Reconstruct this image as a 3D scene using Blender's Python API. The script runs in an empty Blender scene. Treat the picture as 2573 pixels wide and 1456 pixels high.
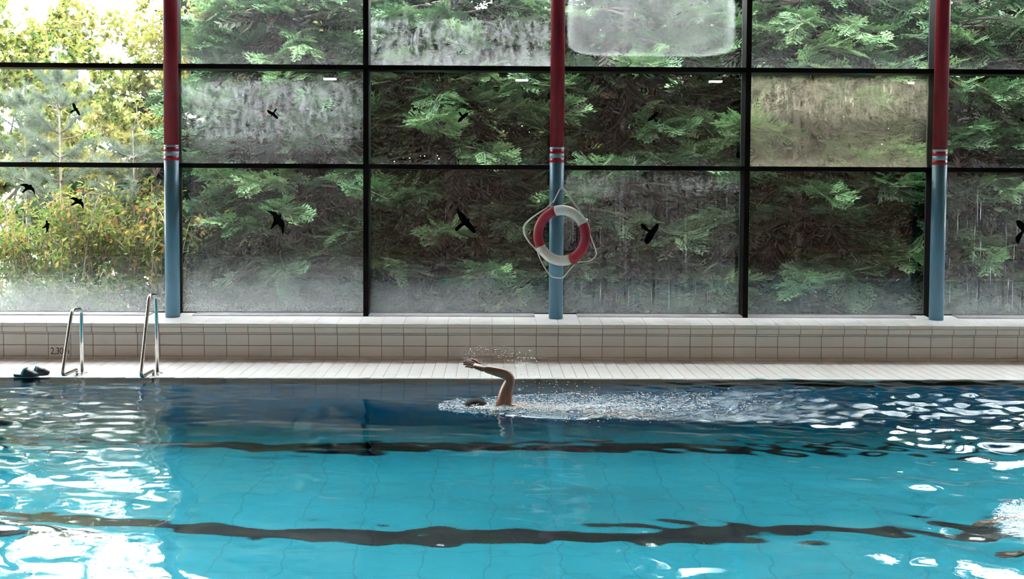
import bpy, bmesh, math, random
import numpy as np
from mathutils import Vector, Matrix, Euler

C = bpy.context.scene.collection
PI = math.pi
sc = bpy.context.scene

# ------------------------------------------------------------------ camera
def cam_axes(pitch, yaw, roll):
    fwd = np.array([math.sin(yaw)*math.cos(pitch), math.cos(yaw)*math.cos(pitch), -math.sin(pitch)])
    right = np.array([math.cos(yaw), -math.sin(yaw), 0.0])
    down = np.cross(fwd, right)
    r = math.cos(roll)*right + math.sin(roll)*down
    d = -math.sin(roll)*right + math.cos(roll)*down
    return r, d, fwd
CAM = (-0.51911, -14.0277, 1.96147)
r_, d_, f_ = cam_axes(0.0496267, 0.0170289, -0.0054601)
cd = bpy.data.cameras.new('camera'); cam = bpy.data.objects.new('camera', cd); C.objects.link(cam)
cam.matrix_world = Matrix(((r_[0], -d_[0], -f_[0], CAM[0]), (r_[1], -d_[1], -f_[1], CAM[1]), (r_[2], -d_[2], -f_[2], CAM[2]), (0, 0, 0, 1)))
cd.sensor_width = 36.0; cd.sensor_fit = 'HORIZONTAL'
cd.lens = 3123.99*36.0/2573.0
cd.shift_y = -101.84/2573.0
cd.clip_start = 0.05; cd.clip_end = 500
sc.camera = cam

# ------------------------------------------------------------------ sky and exposure
w = bpy.data.worlds.new('overcast_sky'); sc.world = w; w.use_nodes = True
bg = w.node_tree.nodes['Background']
bg.inputs['Color'].default_value = (0.93, 0.965, 1.0, 1)      # even white overcast
bg.inputs['Strength'].default_value = 23.0
vs = sc.view_settings
vs.view_transform = 'Standard'; vs.look = 'None'; vs.gamma = 1.0; vs.use_curve_mapping = False
vs.exposure = 1.22
try:
    sc.cycles.use_denoising = True
    sc.cycles.max_bounces = 8; sc.cycles.diffuse_bounces = 3; sc.cycles.glossy_bounces = 3
    sc.cycles.transmission_bounces = 5; sc.cycles.transparent_max_bounces = 8
    sc.cycles.sample_clamp_indirect = 12.0
    sc.cycles.use_adaptive_sampling = True; sc.cycles.adaptive_threshold = .04
except Exception:
    pass

# ------------------------------------------------------------------ helpers
def put(o, parent=None):
    C.objects.link(o)
    if parent is not None: o.parent = parent
    return o
def tag(o, label=None, cat=None, group=None, kind=None):
    if label: o['label'] = label
    if cat: o['category'] = cat
    if group: o['group'] = group
    if kind: o['kind'] = kind
    return o
def thing(name, label=None, cat=None, loc=(0, 0, 0), rz=0.0, group=None, kind=None):
    o = bpy.data.objects.new(name, None); put(o)
    o.location = loc; o.rotation_euler = (0, 0, rz); o.empty_display_size = 0.1
    return tag(o, label, cat, group, kind)
def mesh_from(name, v, f, smooth=False):
    me = bpy.data.meshes.new(name); me.from_pydata([tuple(map(float, p)) for p in v], [], [tuple(map(int, q)) for q in f]); me.update()
    if smooth: me.polygons.foreach_set('use_smooth', [True]*len(me.polygons))
    return me
def obj(name, me, mat=None, parent=None, loc=None):
    o = bpy.data.objects.new(name, me); put(o, parent)
    if mat is not None and not me.materials: me.materials.append(mat)
    if loc is not None: o.location = loc
    return o
def tri_mesh(name, v, t, attr=None, smooth=False):
    v = np.asarray(v, np.float32); t = np.asarray(t, np.int32)
    me = bpy.data.meshes.new(name)
    me.vertices.add(len(v)); me.vertices.foreach_set('co', v.ravel())
    k = t.shape[1]
    me.loops.add(t.size); me.loops.foreach_set('vertex_index', t.ravel())
    me.polygons.add(len(t)); me.polygons.foreach_set('loop_start', np.arange(0, t.size, k, dtype=np.int32))
    if smooth: me.polygons.foreach_set('use_smooth', np.ones(len(t), bool))
    me.update(calc_edges=True)
    for n, a in (attr or {}).items():
        dom = 'FACE' if len(a) == len(t) else 'POINT'
        at = me.attributes.new(n, 'FLOAT', dom); at.data.foreach_set('value', np.asarray(a, np.float32))
    return me
class MB:
    """collects verts and faces of one mesh"""
    def __init__(s): s.v = []; s.f = []
    def add(s, v, f):
        o = len(s.v); s.v += [tuple(p) for p in v]; s.f += [tuple(i+o for i in q) for q in f]; return s
    def box(s, x0, x1, y0, y1, z0, z1):
        return s.add([(x0,y0,z0),(x1,y0,z0),(x1,y1,z0),(x0,y1,z0),(x0,y0,z1),(x1,y0,z1),(x1,y1,z1),(x0,y1,z1)],
                     [(0,3,2,1),(4,5,6,7),(0,1,5,4),(1,2,6,5),(2,3,7,6),(3,0,4,7)])
    def prism(s, prof, x0, x1):          # profile in (y,z), extruded along x
        n = len(prof)
        return s.add([(x0, y, z) for y, z in prof]+[(x1, y, z) for y, z in prof],
                     [tuple(range(n-1, -1, -1)), tuple(range(n, 2*n))]+[(i, (i+1) % n, n+(i+1) % n, n+i) for i in range(n)])
    def tube(s, pts, rad, n=12, cap=True, closed=False):
        P = [Vector(p) for p in pts]; m = len(P); R = rad if hasattr(rad, '__len__') else [rad]*m
        up = None; rings = []
        for i in range(m):
            if closed: d = (P[(i+1) % m]-P[i-1])
            else: d = (P[min(i+1, m-1)]-P[max(i-1, 0)])
            d = d.normalized() if d.length > 1e-9 else Vector((0, 0, 1))
            if up is None:
                a = Vector((0, 0, 1)) if abs(d.z) < .9 else Vector((1, 0, 0)); up = (a-d*a.dot(d)).normalized()
            else:
                up = up-d*up.dot(d); up = up.normalized() if up.length > 1e-6 else d.orthogonal().normalized()
            q = d.cross(up)
            rings.append([P[i]+(up*math.cos(2*PI*k/n)+q*math.sin(2*PI*k/n))*R[i] for k in range(n)])
        v = [p for r in rings for p in r]; f = []
        for i in range(m if closed else m-1):
            a = i*n; b = ((i+1) % m)*n
            f += [(a+k, a+(k+1) % n, b+(k+1) % n, b+k) for k in range(n)]
        if cap and not closed: f += [tuple(range(n-1, -1, -1)), tuple((m-1)*n+k for k in range(n))]
        return s.add(v, f)
    def lathe(s, prof, n=24, c=(0, 0, 0)):      # profile (r,z)
        v = [(c[0]+r*math.cos(2*PI*k/n), c[1]+r*math.sin(2*PI*k/n), c[2]+z) for r, z in prof for k in range(n)]
        f = [(i*n+k, i*n+(k+1) % n, (i+1)*n+(k+1) % n, (i+1)*n+k) for i in range(len(prof)-1) for k in range(n)]
        f += [tuple(range(n-1, -1, -1)), tuple((len(prof)-1)*n+k for k in range(n))]
        return s.add(v, f)
    def mesh(s, name, smooth=False): return mesh_from(name, s.v, s.f, smooth)
    def build(s, name, mat, parent=None, smooth=False, loc=None):
        return obj(name, s.mesh(name, smooth), mat, parent, loc)
def smooth_path(pts, n=8):
    P = [np.array(p, float) for p in pts]; out = []
    for i in range(len(P)-1):
        p0 = P[max(i-1, 0)]; p1 = P[i]; p2 = P[i+1]; p3 = P[min(i+2, len(P)-1)]
        for k in range(n):
            t = k/n
            out.append(.5*((2*p1)+(-p0+p2)*t+(2*p0-5*p1+4*p2-p3)*t*t+(-p0+3*p1-3*p2+p3)*t**3))
    out.append(P[-1]); return [tuple(p) for p in out]
def fillet_path(pts, r, n=6):
    P = [Vector(p) for p in pts]; out = [P[0]]
    for i in range(1, len(P)-1):
        a = (P[i-1]-P[i]); b = (P[i+1]-P[i]); ra = min(r, a.length*.48, b.length*.48)
        s = P[i]+a.normalized()*ra; e = P[i]+b.normalized()*ra
        for k in range(n+1):
            t = k/n; out.append(s*(1-t)**2+P[i]*2*t*(1-t)+e*t*t)
    out.append(P[-1]); return [tuple(p) for p in out]

# ------------------------------------------------------------------ materials
class NT:
    def __init__(s, name):
        s.m = bpy.data.materials.new(name); s.m.use_nodes = True; s.t = s.m.node_tree; s.t.nodes.clear()
        s.out = s.n('ShaderNodeOutputMaterial')
    def n(s, typ, **kw):
        o = s.t.nodes.new(typ)
        for k, v in kw.items(): setattr(o, k, v)
        return o
    def set(s, sock, v):
        if isinstance(v, bpy.types.NodeSocket): s.t.links.new(v, sock)
        elif v is not None:
            if hasattr(sock.default_value, '__len__') and len(sock.default_value) == 4 and len(v) == 3: v = (*v, 1)
            sock.default_value = v
    def math(s, op, a, b=None, c=None, clamp=False):
        o = s.n('ShaderNodeMath', operation=op, use_clamp=clamp)
        for i, v in enumerate((a, b, c)):
            if v is not None: s.set(o.inputs[i], v)
        return o.outputs[0]
    def noise(s, vec, scale, detail=4, rough=.55, dim='3D'):
        o = s.n('ShaderNodeTexNoise', noise_dimensions=dim); s.set(o.inputs['Vector'], vec)
        o.inputs['Scale'].default_value = scale; o.inputs['Detail'].default_value = detail; o.inputs['Roughness'].default_value = rough
        return o.outputs['Fac']
    def mapr(s, v, a, b, c=0.0, d=1.0, smooth=False):
        o = s.n('ShaderNodeMapRange', interpolation_type='SMOOTHSTEP' if smooth else 'LINEAR'); s.set(o.inputs['Value'], v)
        for k, x in zip(('From Min', 'From Max', 'To Min', 'To Max'), (a, b, c, d)): o.inputs[k].default_value = x
        return o.outputs[0]
    def ramp(s, fac, stops):
        o = s.n('ShaderNodeValToRGB'); s.set(o.inputs[0], fac); e = o.color_ramp.elements
        while len(e) < len(stops): e.new(.5)
        for i, (p, c) in enumerate(stops): e[i].position = p; e[i].color = (*c, 1)
        return o.outputs[0]
    def mixc(s, fac, a, b, typ='MIX'):
        o = s.n('ShaderNodeMix', data_type='RGBA', blend_type=typ); s.set(o.inputs[0], fac); s.set(o.inputs[6], a); s.set(o.inputs[7], b)
        return o.outputs[2]
    def bsdf(s, typ, **kw):
        o = s.n(typ)
        for k, v in kw.items(): s.set(o.inputs[k.replace('_', ' ')], v)
        return o.outputs[0]
    def mixs(s, fac, a, b):
        o = s.n('ShaderNodeMixShader'); s.set(o.inputs[0], fac); s.set(o.inputs[1], a); s.set(o.inputs[2], b); return o.outputs[0]
    def coord(s, which='Object'): return s.n('ShaderNodeTexCoord').outputs[which]
    def geopos(s): return s.n('ShaderNodeNewGeometry').outputs['Position']
    def bump(s, h, strength, dist=.01):
        o = s.n('ShaderNodeBump'); s.set(o.inputs['Height'], h); o.inputs['Strength'].default_value = strength; o.inputs['Distance'].default_value = dist
        return o.outputs[0]
    def end(s, sh): s.t.links.new(sh, s.out.inputs['Surface']); return s.m

def simple(name, col, rough=.5, metal=0.0, var=.08, scale=8.0, bump=0.0, spec=.5, world=True):
    t = NT(name); v = t.geopos() if world else t.coord()
    n = t.noise(v, scale)
    c2 = tuple(max(0, x*(1-var)) for x in col); c1 = tuple(min(1, x*(1+var)) for x in col)
    k = dict(Base_Color=t.ramp(n, [(.3, c2), (.7, c1)]), Roughness=t.mapr(n, 0, 1, rough*.85, min(1, rough*1.15)), Metallic=metal, Specular_IOR_Level=spec)
    if bump: k['Normal'] = t.bump(t.noise(v, scale*6), bump)
    return t.end(t.bsdf('ShaderNodeBsdfPrincipled', **k))

M = {}
def tile_mat(name, col, var, rough):
    t = NT(name)
    rnd = t.n('ShaderNodeObjectInfo').outputs['Random']
    n = t.noise(t.geopos(), 3.0, 5)
    c = t.mixc(t.math('MULTIPLY', rnd, var), col, tuple(x*.72 for x in col))
    c = t.mixc(t.mapr(n, .45, .75, 0, .12), c, (.62, .55, .48))
    return t.end(t.bsdf('ShaderNodeBsdfPrincipled', Base_Color=c, Roughness=rough, Normal=t.bump(t.noise(t.geopos(), 40.0, 3), .04)))
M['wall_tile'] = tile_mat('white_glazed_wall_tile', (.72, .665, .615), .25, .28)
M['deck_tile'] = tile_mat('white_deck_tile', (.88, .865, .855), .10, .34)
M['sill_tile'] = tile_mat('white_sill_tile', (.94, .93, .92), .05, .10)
M['grout'] = simple('brown_grout', (.24, .165, .115), .9, var=.25, scale=14)
M['pale_grout'] = simple('pale_grout', (.50, .45, .41), .9, var=.2, scale=10)
M['frame'] = simple('black_anodised_frame', (.0035, .003, .003), .5, var=.2, spec=.1)
M['frame_side'] = simple('dark_frame_bead', (.035, .034, .033), .4, var=.2)
M['ledge'] = simple('grey_aluminium_ledge', (.52, .52, .55), .22, .35, var=.06, scale=5)
M['red_paint'] = simple('red_column_paint', (.165, .0025, .008), .38, var=.06, scale=4, spec=.2)
M['blue_paint'] = simple('blue_column_paint', (.082, .185, .255), .42, var=.07, scale=4, bump=.03, spec=.3)
M['band_red'] = simple('red_band_paint', (.27, .005, .016), .38, var=.05, spec=.25)
M['band_blue'] = simple('pale_blue_band_paint', (.17, .29, .35), .42, var=.05, spec=.3)
M['steel'] = simple('polished_steel', (.50, .48, .46), .17, 1.0, var=.04, scale=20)
M['buoy_red'] = simple('lifebuoy_red', (.30, .005, .022), .45, var=.07, scale=12)
M['buoy_white'] = simple('lifebuoy_white', (.66, .62, .57), .45, var=.06, scale=9)
M['rope'] = simple('white_rope', (.58, .56, .52), .8, var=.15, scale=120, bump=.4)
M['decal'] = simple('black_vinyl', (.0015, .0015, .0015), .7, var=.1, spec=.05)
M['ink'] = simple('black_lettering', (.006, .006, .007), .5, var=.1)
M['plaster'] = simple('dark_warm_plaster', (.22, .155, .11), .9, var=.05, scale=1.5)  # unseen walls, toned dark and warm to shape the bounced light
M['ceiling'] = simple('dark_warm_ceiling', (.24, .18, .135), .9, var=.05, scale=1.0)  # unseen ceiling, darkened and warmed for its bounce like the walls
M['bark'] = simple('grey_brown_bark', (.10, .075, .058), .95, var=.45, scale=9, bump=.6)
M['bark_light'] = simple('young_bark', (.16, .115, .085), .9, var=.4, scale=12, bump=.4)
M['twig'] = simple('dark_twig', (.075, .055, .045), .9, var=.3)
M['foam_clog'] = simple('dark_grey_rubber', (.035, .033, .042), .55, var=.15, scale=40)
M['clog_dark'] = simple('clog_lining', (.010, .010, .012), .45, var=.2)
M['teal_rubber'] = simple('teal_rubber', (.06, .33, .47), .5, var=.1, scale=30)
M['hair'] = simple('dark_wet_hair', (.010, .007, .006), .6, var=.4, scale=60, bump=.3, spec=.15)
M['strap'] = simple('white_goggle_strap', (.75, .73, .70), .5)
M['trunks'] = simple('navy_swim_trunks', (.015, .02, .05), .7)

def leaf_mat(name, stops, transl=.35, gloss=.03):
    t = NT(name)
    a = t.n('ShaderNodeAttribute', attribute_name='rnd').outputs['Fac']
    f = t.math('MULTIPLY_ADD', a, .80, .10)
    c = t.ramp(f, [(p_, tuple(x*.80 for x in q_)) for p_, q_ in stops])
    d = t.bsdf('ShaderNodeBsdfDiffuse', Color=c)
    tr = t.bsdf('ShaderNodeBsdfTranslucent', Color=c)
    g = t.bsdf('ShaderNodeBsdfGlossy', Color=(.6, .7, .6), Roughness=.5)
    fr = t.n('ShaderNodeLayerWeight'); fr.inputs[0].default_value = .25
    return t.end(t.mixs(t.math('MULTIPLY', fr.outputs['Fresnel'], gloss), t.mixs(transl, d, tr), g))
M['cypress'] = leaf_mat('cypress_sprays', [(.15, (.006, .020, .008)), (.45, (.016, .046, .016)), (.66, (.038, .084, .030)), (.86, (.100, .165, .068))], .25)
M['cypress_shade_toned'] = leaf_mat('shade_toned_cypress_sprays', [(.1, (.002, .007, .003)), (.6, (.007, .017, .008)), (.95, (.018, .036, .016))], .2)  # darker copy of the cypress greens, shade put into the leaf colour
M['dead'] = leaf_mat('dead_brown_sprays', [(.1, (.002, .0012, .0009)), (.62, (.006, .003, .0022)), (.95, (.055, .018, .009))], .2)
M['maple'] = leaf_mat('maple_leaves', [(.1, (0.054, 0.092, 0.020)), (.45, (0.097, 0.132, 0.027)), (.75, (0.165, 0.172, 0.040)), (.95, (0.213, 0.182, 0.042))], .5)
M['yellow'] = leaf_mat('yellowing_leaves', [(.1, (0.064, 0.085, 0.021)), (.5, (0.130, 0.133, 0.032)), (.8, (0.186, 0.158, 0.043)), (.97, (0.170, 0.090, 0.031))], .5)
M['pine'] = leaf_mat('pine_needles', [(.1, (0.044, 0.066, 0.044)), (.5, (0.079, 0.103, 0.070)), (.9, (0.119, 0.141, 0.102))], .3)
M['rose'] = leaf_mat('rose_leaves', [(.08, (0.032, 0.066, 0.015)), (.4, (0.076, 0.113, 0.026)), (.66, (0.149, 0.136, 0.032)), (.84, (0.181, 0.089, 0.031)), (.97, (0.162, 0.033, 0.020))], .45)
M['bramble'] = leaf_mat('bramble_leaves', [(.1, (0.021, 0.041, 0.011)), (.5, (0.045, 0.070, 0.025)), (.85, (0.074, 0.083, 0.033)), (.97, (0.074, 0.045, 0.022))], .45)
M['hedge'] = leaf_mat('hedge_leaves', [(.1, (.008, .020, .008)), (.9, (.035, .060, .022))], .3)
M['crimson'] = leaf_mat('crimson_leaves', [(.1, (0.193, 0.011, 0.033)), (.9, (0.330, 0.028, 0.066))], .4)
M['hip'] = simple('red_rose_hips', (.50, .03, .02), .35)

# outside ground
t = NT('leaf_litter_ground'); p = t.geopos()
M['ground'] = t.end(t.bsdf('ShaderNodeBsdfPrincipled', Base_Color=t.ramp(t.noise(p, 5, 8), [(.3, (.014, .012, .008)), (.5, (.03, .030, .015)), (.7, (.06, .042, .022))]), Roughness=.95, Normal=t.bump(t.noise(p, 30, 5), .6)))
# pool basin tiles
t = NT('turquoise_pool_tiles'); p = t.geopos()
b = t.n('ShaderNodeTexBrick', offset=0.0); t.set(b.inputs['Vector'], p)
b.inputs['Scale'].default_value = 1.0; b.inputs['Brick Width'].default_value = .5; b.inputs['Row Height'].default_value = .5
b.inputs['Mortar Size'].default_value = .008; b.inputs['Mortar Smooth'].default_value = .2
t.set(b.inputs['Color1'], (.005, .50, .63)); t.set(b.inputs['Color2'], (.005, .485, .615)); t.set(b.inputs['Mortar'], (.004, .38, .49))
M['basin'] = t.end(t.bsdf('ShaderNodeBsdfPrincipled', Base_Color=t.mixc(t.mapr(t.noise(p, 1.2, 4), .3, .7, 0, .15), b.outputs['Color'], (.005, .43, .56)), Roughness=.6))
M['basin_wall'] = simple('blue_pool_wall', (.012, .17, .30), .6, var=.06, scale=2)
M['lane'] = simple('black_lane_tiles', (.006, .008, .012), .6, var=.2)
# water
t = NT('pool_water')
ch = t.n('ShaderNodeAttribute', attribute_name='chop').outputs['Fac']
p = t.geopos()
mp = t.n('ShaderNodeMapping'); t.set(mp.inputs['Vector'], p); mp.inputs['Scale'].default_value = (1.0, 1.6, 1.0)
h1 = t.math('MULTIPLY', t.noise(mp.outputs[0], 30.0, 3, .6), t.math('ADD', t.math('MULTIPLY', ch, .60), .004))
nb = t.n('ShaderNodeBump'); t.set(nb.inputs['Height'], h1); nb.inputs['Strength'].default_value = 1.0; nb.inputs['Distance'].default_value = .02
M['water'] = t.end(t.bsdf('ShaderNodeBsdfGlass', Color=(.93, .985, 1.0), Roughness=0.0, IOR=1.333, Normal=nb.outputs[0]))
t = NT('water_drops')
M['drops'] = t.end(t.mixs(.3, t.mixs(.6, t.bsdf('ShaderNodeBsdfDiffuse', Color=(.95, .97, 1)), t.bsdf('ShaderNodeBsdfTranslucent', Color=(.95, .97, 1))), t.bsdf('ShaderNodeBsdfGlossy', Color=(1, 1, 1), Roughness=.1)))
t = NT('white_water_foam')
M['foam'] = t.end(t.mixs(.35, t.bsdf('ShaderNodeBsdfDiffuse', Color=(.82, .87, .90)), t.bsdf('ShaderNodeBsdfGlossy', Color=(1, 1, 1), Roughness=.12)))
# skin
t = NT('wet_skin'); n = t.noise(t.geopos(), 25, 4)
M['skin'] = t.end(t.bsdf('ShaderNodeBsdfPrincipled', Base_Color=t.ramp(n, [(.3, (.20, .085, .048)), (.7, (.28, .125, .072))]), Roughness=.32, Subsurface_Weight=.12, Subsurface_Radius=(.02, .008, .004), Subsurface_Scale=.5))
t = NT('ceiling_lamp_diffuser'); e = t.n('ShaderNodeEmission'); e.inputs['Color'].default_value = (1, .84, .66, 1); e.inputs['Strength'].default_value = 28.0
M['lamp'] = t.end(e.outputs[0])

FOGK = .235        # share of the condensation that scatters light
def pane_mat(name, seed, veil=.03, bot=.25, both=.22, rect=0.0, rsize=(.86, .86), edge=0.0, patch=0.0, pv=(.3, .8), streak=0.0, drip=0.0, dv=(.0, .9), blur=0.0, bl=(0.0, 0.0), tint=(.97, .985, .975), haze=(.78, .80, .82), warm=0.0):
    """window glass with condensation; u across, v up the pane"""
    t = NT(name)
    g = t.n('ShaderNodeSeparateXYZ'); t.set(g.inputs[0], t.coord('Generated')); u = g.outputs[0]; v = g.outputs[2]
    def vec(a, bb, c):
        cx = t.n('ShaderNodeCombineXYZ'); t.set(cx.inputs[0], t.math('MULTIPLY', u, a)); t.set(cx.inputs[1], t.math('MULTIPLY', v, bb)); cx.inputs[2].default_value = c
        return cx.outputs[0]
    big = t.noise(vec(2.2, 1.5, seed), 2.0, 4, .6)
    fine = t.noise(vec(90, 55, seed+3), 4.0, 2, .7)
    st = t.noise(vec(46, 2.2, seed+7), 1.6, 4, .65)
    st2 = t.noise(vec(26, 5.0, seed+11), 1.7, 5, .7)
    wv = t.math('ADD', v, t.math('MULTIPLY', t.math('SUBTRACT', big, .5), .22))
    m = t.math('MULTIPLY', t.mapr(big, .25, .75, .55, 1.3), veil)
    b0 = t.mapr(wv, 0.0, both, 1.0, 0.0, True)
    b1 = t.math('MULTIPLY', t.math('POWER', b0, 1.4), bot)
    m = t.math('ADD', m, t.math('MULTIPLY', b1, t.mapr(fine, .3, .7, .8, 1.15)))
    if rect or edge:
        du = t.math('DIVIDE', t.math('ABSOLUTE', t.math('SUBTRACT', u, .5)), rsize[0]*.5)
        dv_ = t.math('DIVIDE', t.math('ABSOLUTE', t.math('SUBTRACT', v, .5)), rsize[1]*.5)
        d = t.math('POWER', t.math('ADD', t.math('POWER', du, 6.0), t.math('POWER', dv_, 6.0)), 1/6.0)
        d = t.math('ADD', d, t.math('MULTIPLY', t.math('SUBTRACT', st2, .5), .10 if not edge else .015))
        ins = t.mapr(d, .96, 1.0, 1.0, 0.0, True)
        m = t.math('ADD', m, t.math('MULTIPLY', t.math('MULTIPLY', ins, rect), t.mapr(st2, .35, .68, .35, 1.15)))
        if edge:
            rim = t.math('MULTIPLY', t.mapr(d, .84, .97, 0, 1, True), ins)
            m = t.math('ADD', m, t.math('MULTIPLY', rim, edge))
    if patch:
        reg = t.math('MULTIPLY', t.mapr(wv, pv[0]-.06, pv[0]+.02, 0, 1, True), t.mapr(wv, pv[1]-.04, pv[1]+.06, 1, 0, True))
        m = t.math('ADD', m, t.math('MULTIPLY', t.math('MULTIPLY', reg, patch), t.mapr(st2, .42, .62, 0, 1.1, True)))
    if streak:
        m = t.math('ADD', m, t.math('MULTIPLY', t.mapr(st, .46, .70, 0, streak, True), t.mapr(big, .35, .6, .2, 1)))
    if drip:
        reg = t.math('MULTIPLY', t.mapr(wv, dv[1]-.1, dv[1]+.05, 1, 0, True), t.mapr(v, dv[0], dv[0]+.1, 0, 1))
        dr = t.math('MULTIPLY', t.mapr(t.noise(vec(85, 1.3, seed+17), 1.5, 3, .6), .62, .70, 0, drip, True), reg)
        cl = t.math('MULTIPLY', t.mapr(t.noise(vec(60, 2.0, seed+23), 1.5, 3, .6), .54, .64, 0, .8, True), reg)
        m = t.math('MULTIPLY', m, t.math('SUBTRACT', 1.0, cl))
        m = t.math('ADD', m, dr)
    m = t.math('MINIMUM', t.math('MULTIPLY', m, FOGK), .9)
    clear = t.bsdf('ShaderNodeBsdfTransparent', Color=tint)
    if blur:
        rf = t.bsdf('ShaderNodeBsdfRefraction', Color=tint, IOR=1.06, Roughness=.45)
        fb = t.math('MULTIPLY', t.mapr(wv, bl[0], bl[1], blur, 0.0, True), 1.0) if bl[1] > 0 else blur
        clear = t.mixs(fb, clear, rf)
    fr = t.n('ShaderNodeFresnel'); fr.inputs['IOR'].default_value = 1.45
    body = t.mixs(t.math('MULTIPLY', fr.outputs[0], .75), clear, t.bsdf('ShaderNodeBsdfGlossy', Color=(1, 1, 1), Roughness=.0))
    hz = tuple(haze)
    hb = t.mixs(.25, t.bsdf('ShaderNodeBsdfTranslucent', Color=hz), t.bsdf('ShaderNodeBsdfDiffuse', Color=hz))
    return t.end(t.mixs(m, body, hb))

# ================================================================== STRUCTURE
XL, XR = -13.0, 15.0
GL_Y = .735          # inner face of the glass
def frustum(wx, wz, depth, inset):     # tile facing -Y: x across, z up, front at y=0
    a, b = wx/2, wz/2; i = inset
    return [(-a, depth, -b), (a, depth, -b), (a, depth, b), (-a, depth, b), (-a+i, 0, -b+i), (a-i, 0, -b+i), (a-i, 0, b-i), (-a+i, 0, b-i)], \
           [(4, 5, 6, 7), (0, 1, 5, 4), (1, 2, 6, 5), (2, 3, 7, 6), (3, 0, 4, 7)]
def flat_tile(wx, wy, depth, inset):   # tile facing +Z, top at z=0
    v, f = frustum(wx, wy, depth, inset)
    return [(x, z, -y) for x, y, z in v], f
def tiles(parent, me, mat, centers, name='tile', rot=None):
    me.materials.append(mat)
    for c in centers:
        o = bpy.data.objects.new(name, me); put(o, parent); o.location = c
        if rot: o.rotation_euler = rot
def tiles_joined(parent, vf, mat, centers, name, rot=None):
    b = MB(); v, f = vf
    R = Euler(rot).to_matrix() if rot else None
    for c in centers:
        cv = Vector(c)
        b.add([tuple((R @ Vector(p) if R else Vector(p))+cv) for p in v], f)
    o = b.build(name, mat, parent); o['kind'] = 'stuff'; return o
JV = range(-25, 23)                                        # tile columns in view
JX = [j for j in range(int(XL/.25), int(XR/.25)) if j not in JV]

# ---- far deck
floor = MB().box(XL, XR, -1.335, .02, -.35, -.006).build('floor', M['pale_grout'])
tag(floor, 'narrow deck of small white tiles between pool and low wall', kind='structure')
dv = flat_tile(.1205, .1205, .008, .0015)
ctr = lambda row, js: [((j+.5)*.125, -.0305-.125*(row+.5), 0) for j in js]
near = [c for row in (7, 8, 9) for c in ctr(row, range(-50, 46))]
tiles(floor, mesh_from('tile', *dv), M['deck_tile'], near)
rest = [c for row in range(10) for c in ctr(row, range(int(XL/.125), int(XR/.125))) if not (row in (7, 8, 9) and -50 <= int(round(c[0]/.125-.5)) < 46)]
tiles_joined(floor, dv, M['deck_tile'], rest, 'small_tiles')
nz = MB()
for j in range(int(XL/.25), int(XR/.25)):
    nz.prism([(-1.2815, -.01), (-1.2815, 0.0), (-1.334, .0), (-1.339, -.003), (-1.341, -.010), (-1.341, -.038)], j*.25+.002, j*.25+.248)
o = nz.build('edge_tiles', M['deck_tile'], floor, True); o['kind'] = 'stuff'

# ---- low wall under the window
lw = MB().box(XL, XR, .005, .60, -.01, .40).box(XL, XR, -.038, .02, .303, .40).build('wall_window', M['grout'])
tag(lw, 'low white tiled wall below the big window', kind='structure')
wt = frustum(.2455, .1215, .007, .002)
rows = [(.095, .1215), (.221, .1215), (.3075, .044)]
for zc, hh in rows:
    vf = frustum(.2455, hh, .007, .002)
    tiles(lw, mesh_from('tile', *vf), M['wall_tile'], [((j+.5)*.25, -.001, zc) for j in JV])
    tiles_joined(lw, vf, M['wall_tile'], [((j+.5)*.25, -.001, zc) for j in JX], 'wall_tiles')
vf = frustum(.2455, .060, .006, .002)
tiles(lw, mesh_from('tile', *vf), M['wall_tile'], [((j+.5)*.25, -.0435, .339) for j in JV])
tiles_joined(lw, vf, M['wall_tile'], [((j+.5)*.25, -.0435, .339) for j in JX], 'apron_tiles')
def prof_tile(prof):
    b = MB(); b.prism(prof, -.12275, .12275); return b.v, b.f
cove = prof_tile([(.004, .032), (-.001, .032), (-.003, .021), (-.009, .010), (-.018, .003), (-.029, 0.0), (-.029, -.006), (.004, -.006)])
cap = prof_tile([(-.030, .373), (-.0445, .373), (-.0445, .402), (-.040, .411), (-.031, .4145), (-.021, .4145), (-.021, .40)])
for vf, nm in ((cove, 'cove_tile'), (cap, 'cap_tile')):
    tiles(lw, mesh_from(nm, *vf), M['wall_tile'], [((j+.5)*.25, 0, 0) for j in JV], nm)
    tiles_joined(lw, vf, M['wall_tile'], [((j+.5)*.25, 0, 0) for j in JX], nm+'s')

# ---- sloping window sill of tiles
SL = .055; sl_a = math.atan(SL)
zsill = lambda y: .4145+(y+.02)*SL
sill = MB()
sill.prism([(-.0205, .36), (-.0205, zsill(-.0205)-.004), (.735, zsill(.60)-.004), (.735, .36)], XL, XR)
sill = sill.build('trim_1', M['pale_grout']); tag(sill, 'sloping white tiled window sill on top of the low wall', kind='structure')
vf = flat_tile(.2465, .1215, .006, .0015)
COLX = (-4.206, .242, 4.704)
sc_ = lambda j, n: ((j+.5)*.25, -.019+.125*(n+.5), zsill(-.019+.125*(n+.5)))
tiles(sill, mesh_from('tile', *vf), M['sill_tile'], [sc_(j, n) for j in JV for n in range(4)], rot=(sl_a, 0, 0))
extra = [sc_(j, n) for n in (4, 5) for cx in COLX for j in (int(round(cx/.25))-1, int(round(cx/.25)))]
tiles(sill, mesh_from('tile', *vf), M['sill_tile'], extra, rot=(sl_a, 0, 0))
tiles_joined(sill, vf, M['sill_tile'], [sc_(j, n) for j in JX for n in range(4)], 'sill_tiles', (sl_a, 0, 0))

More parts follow.
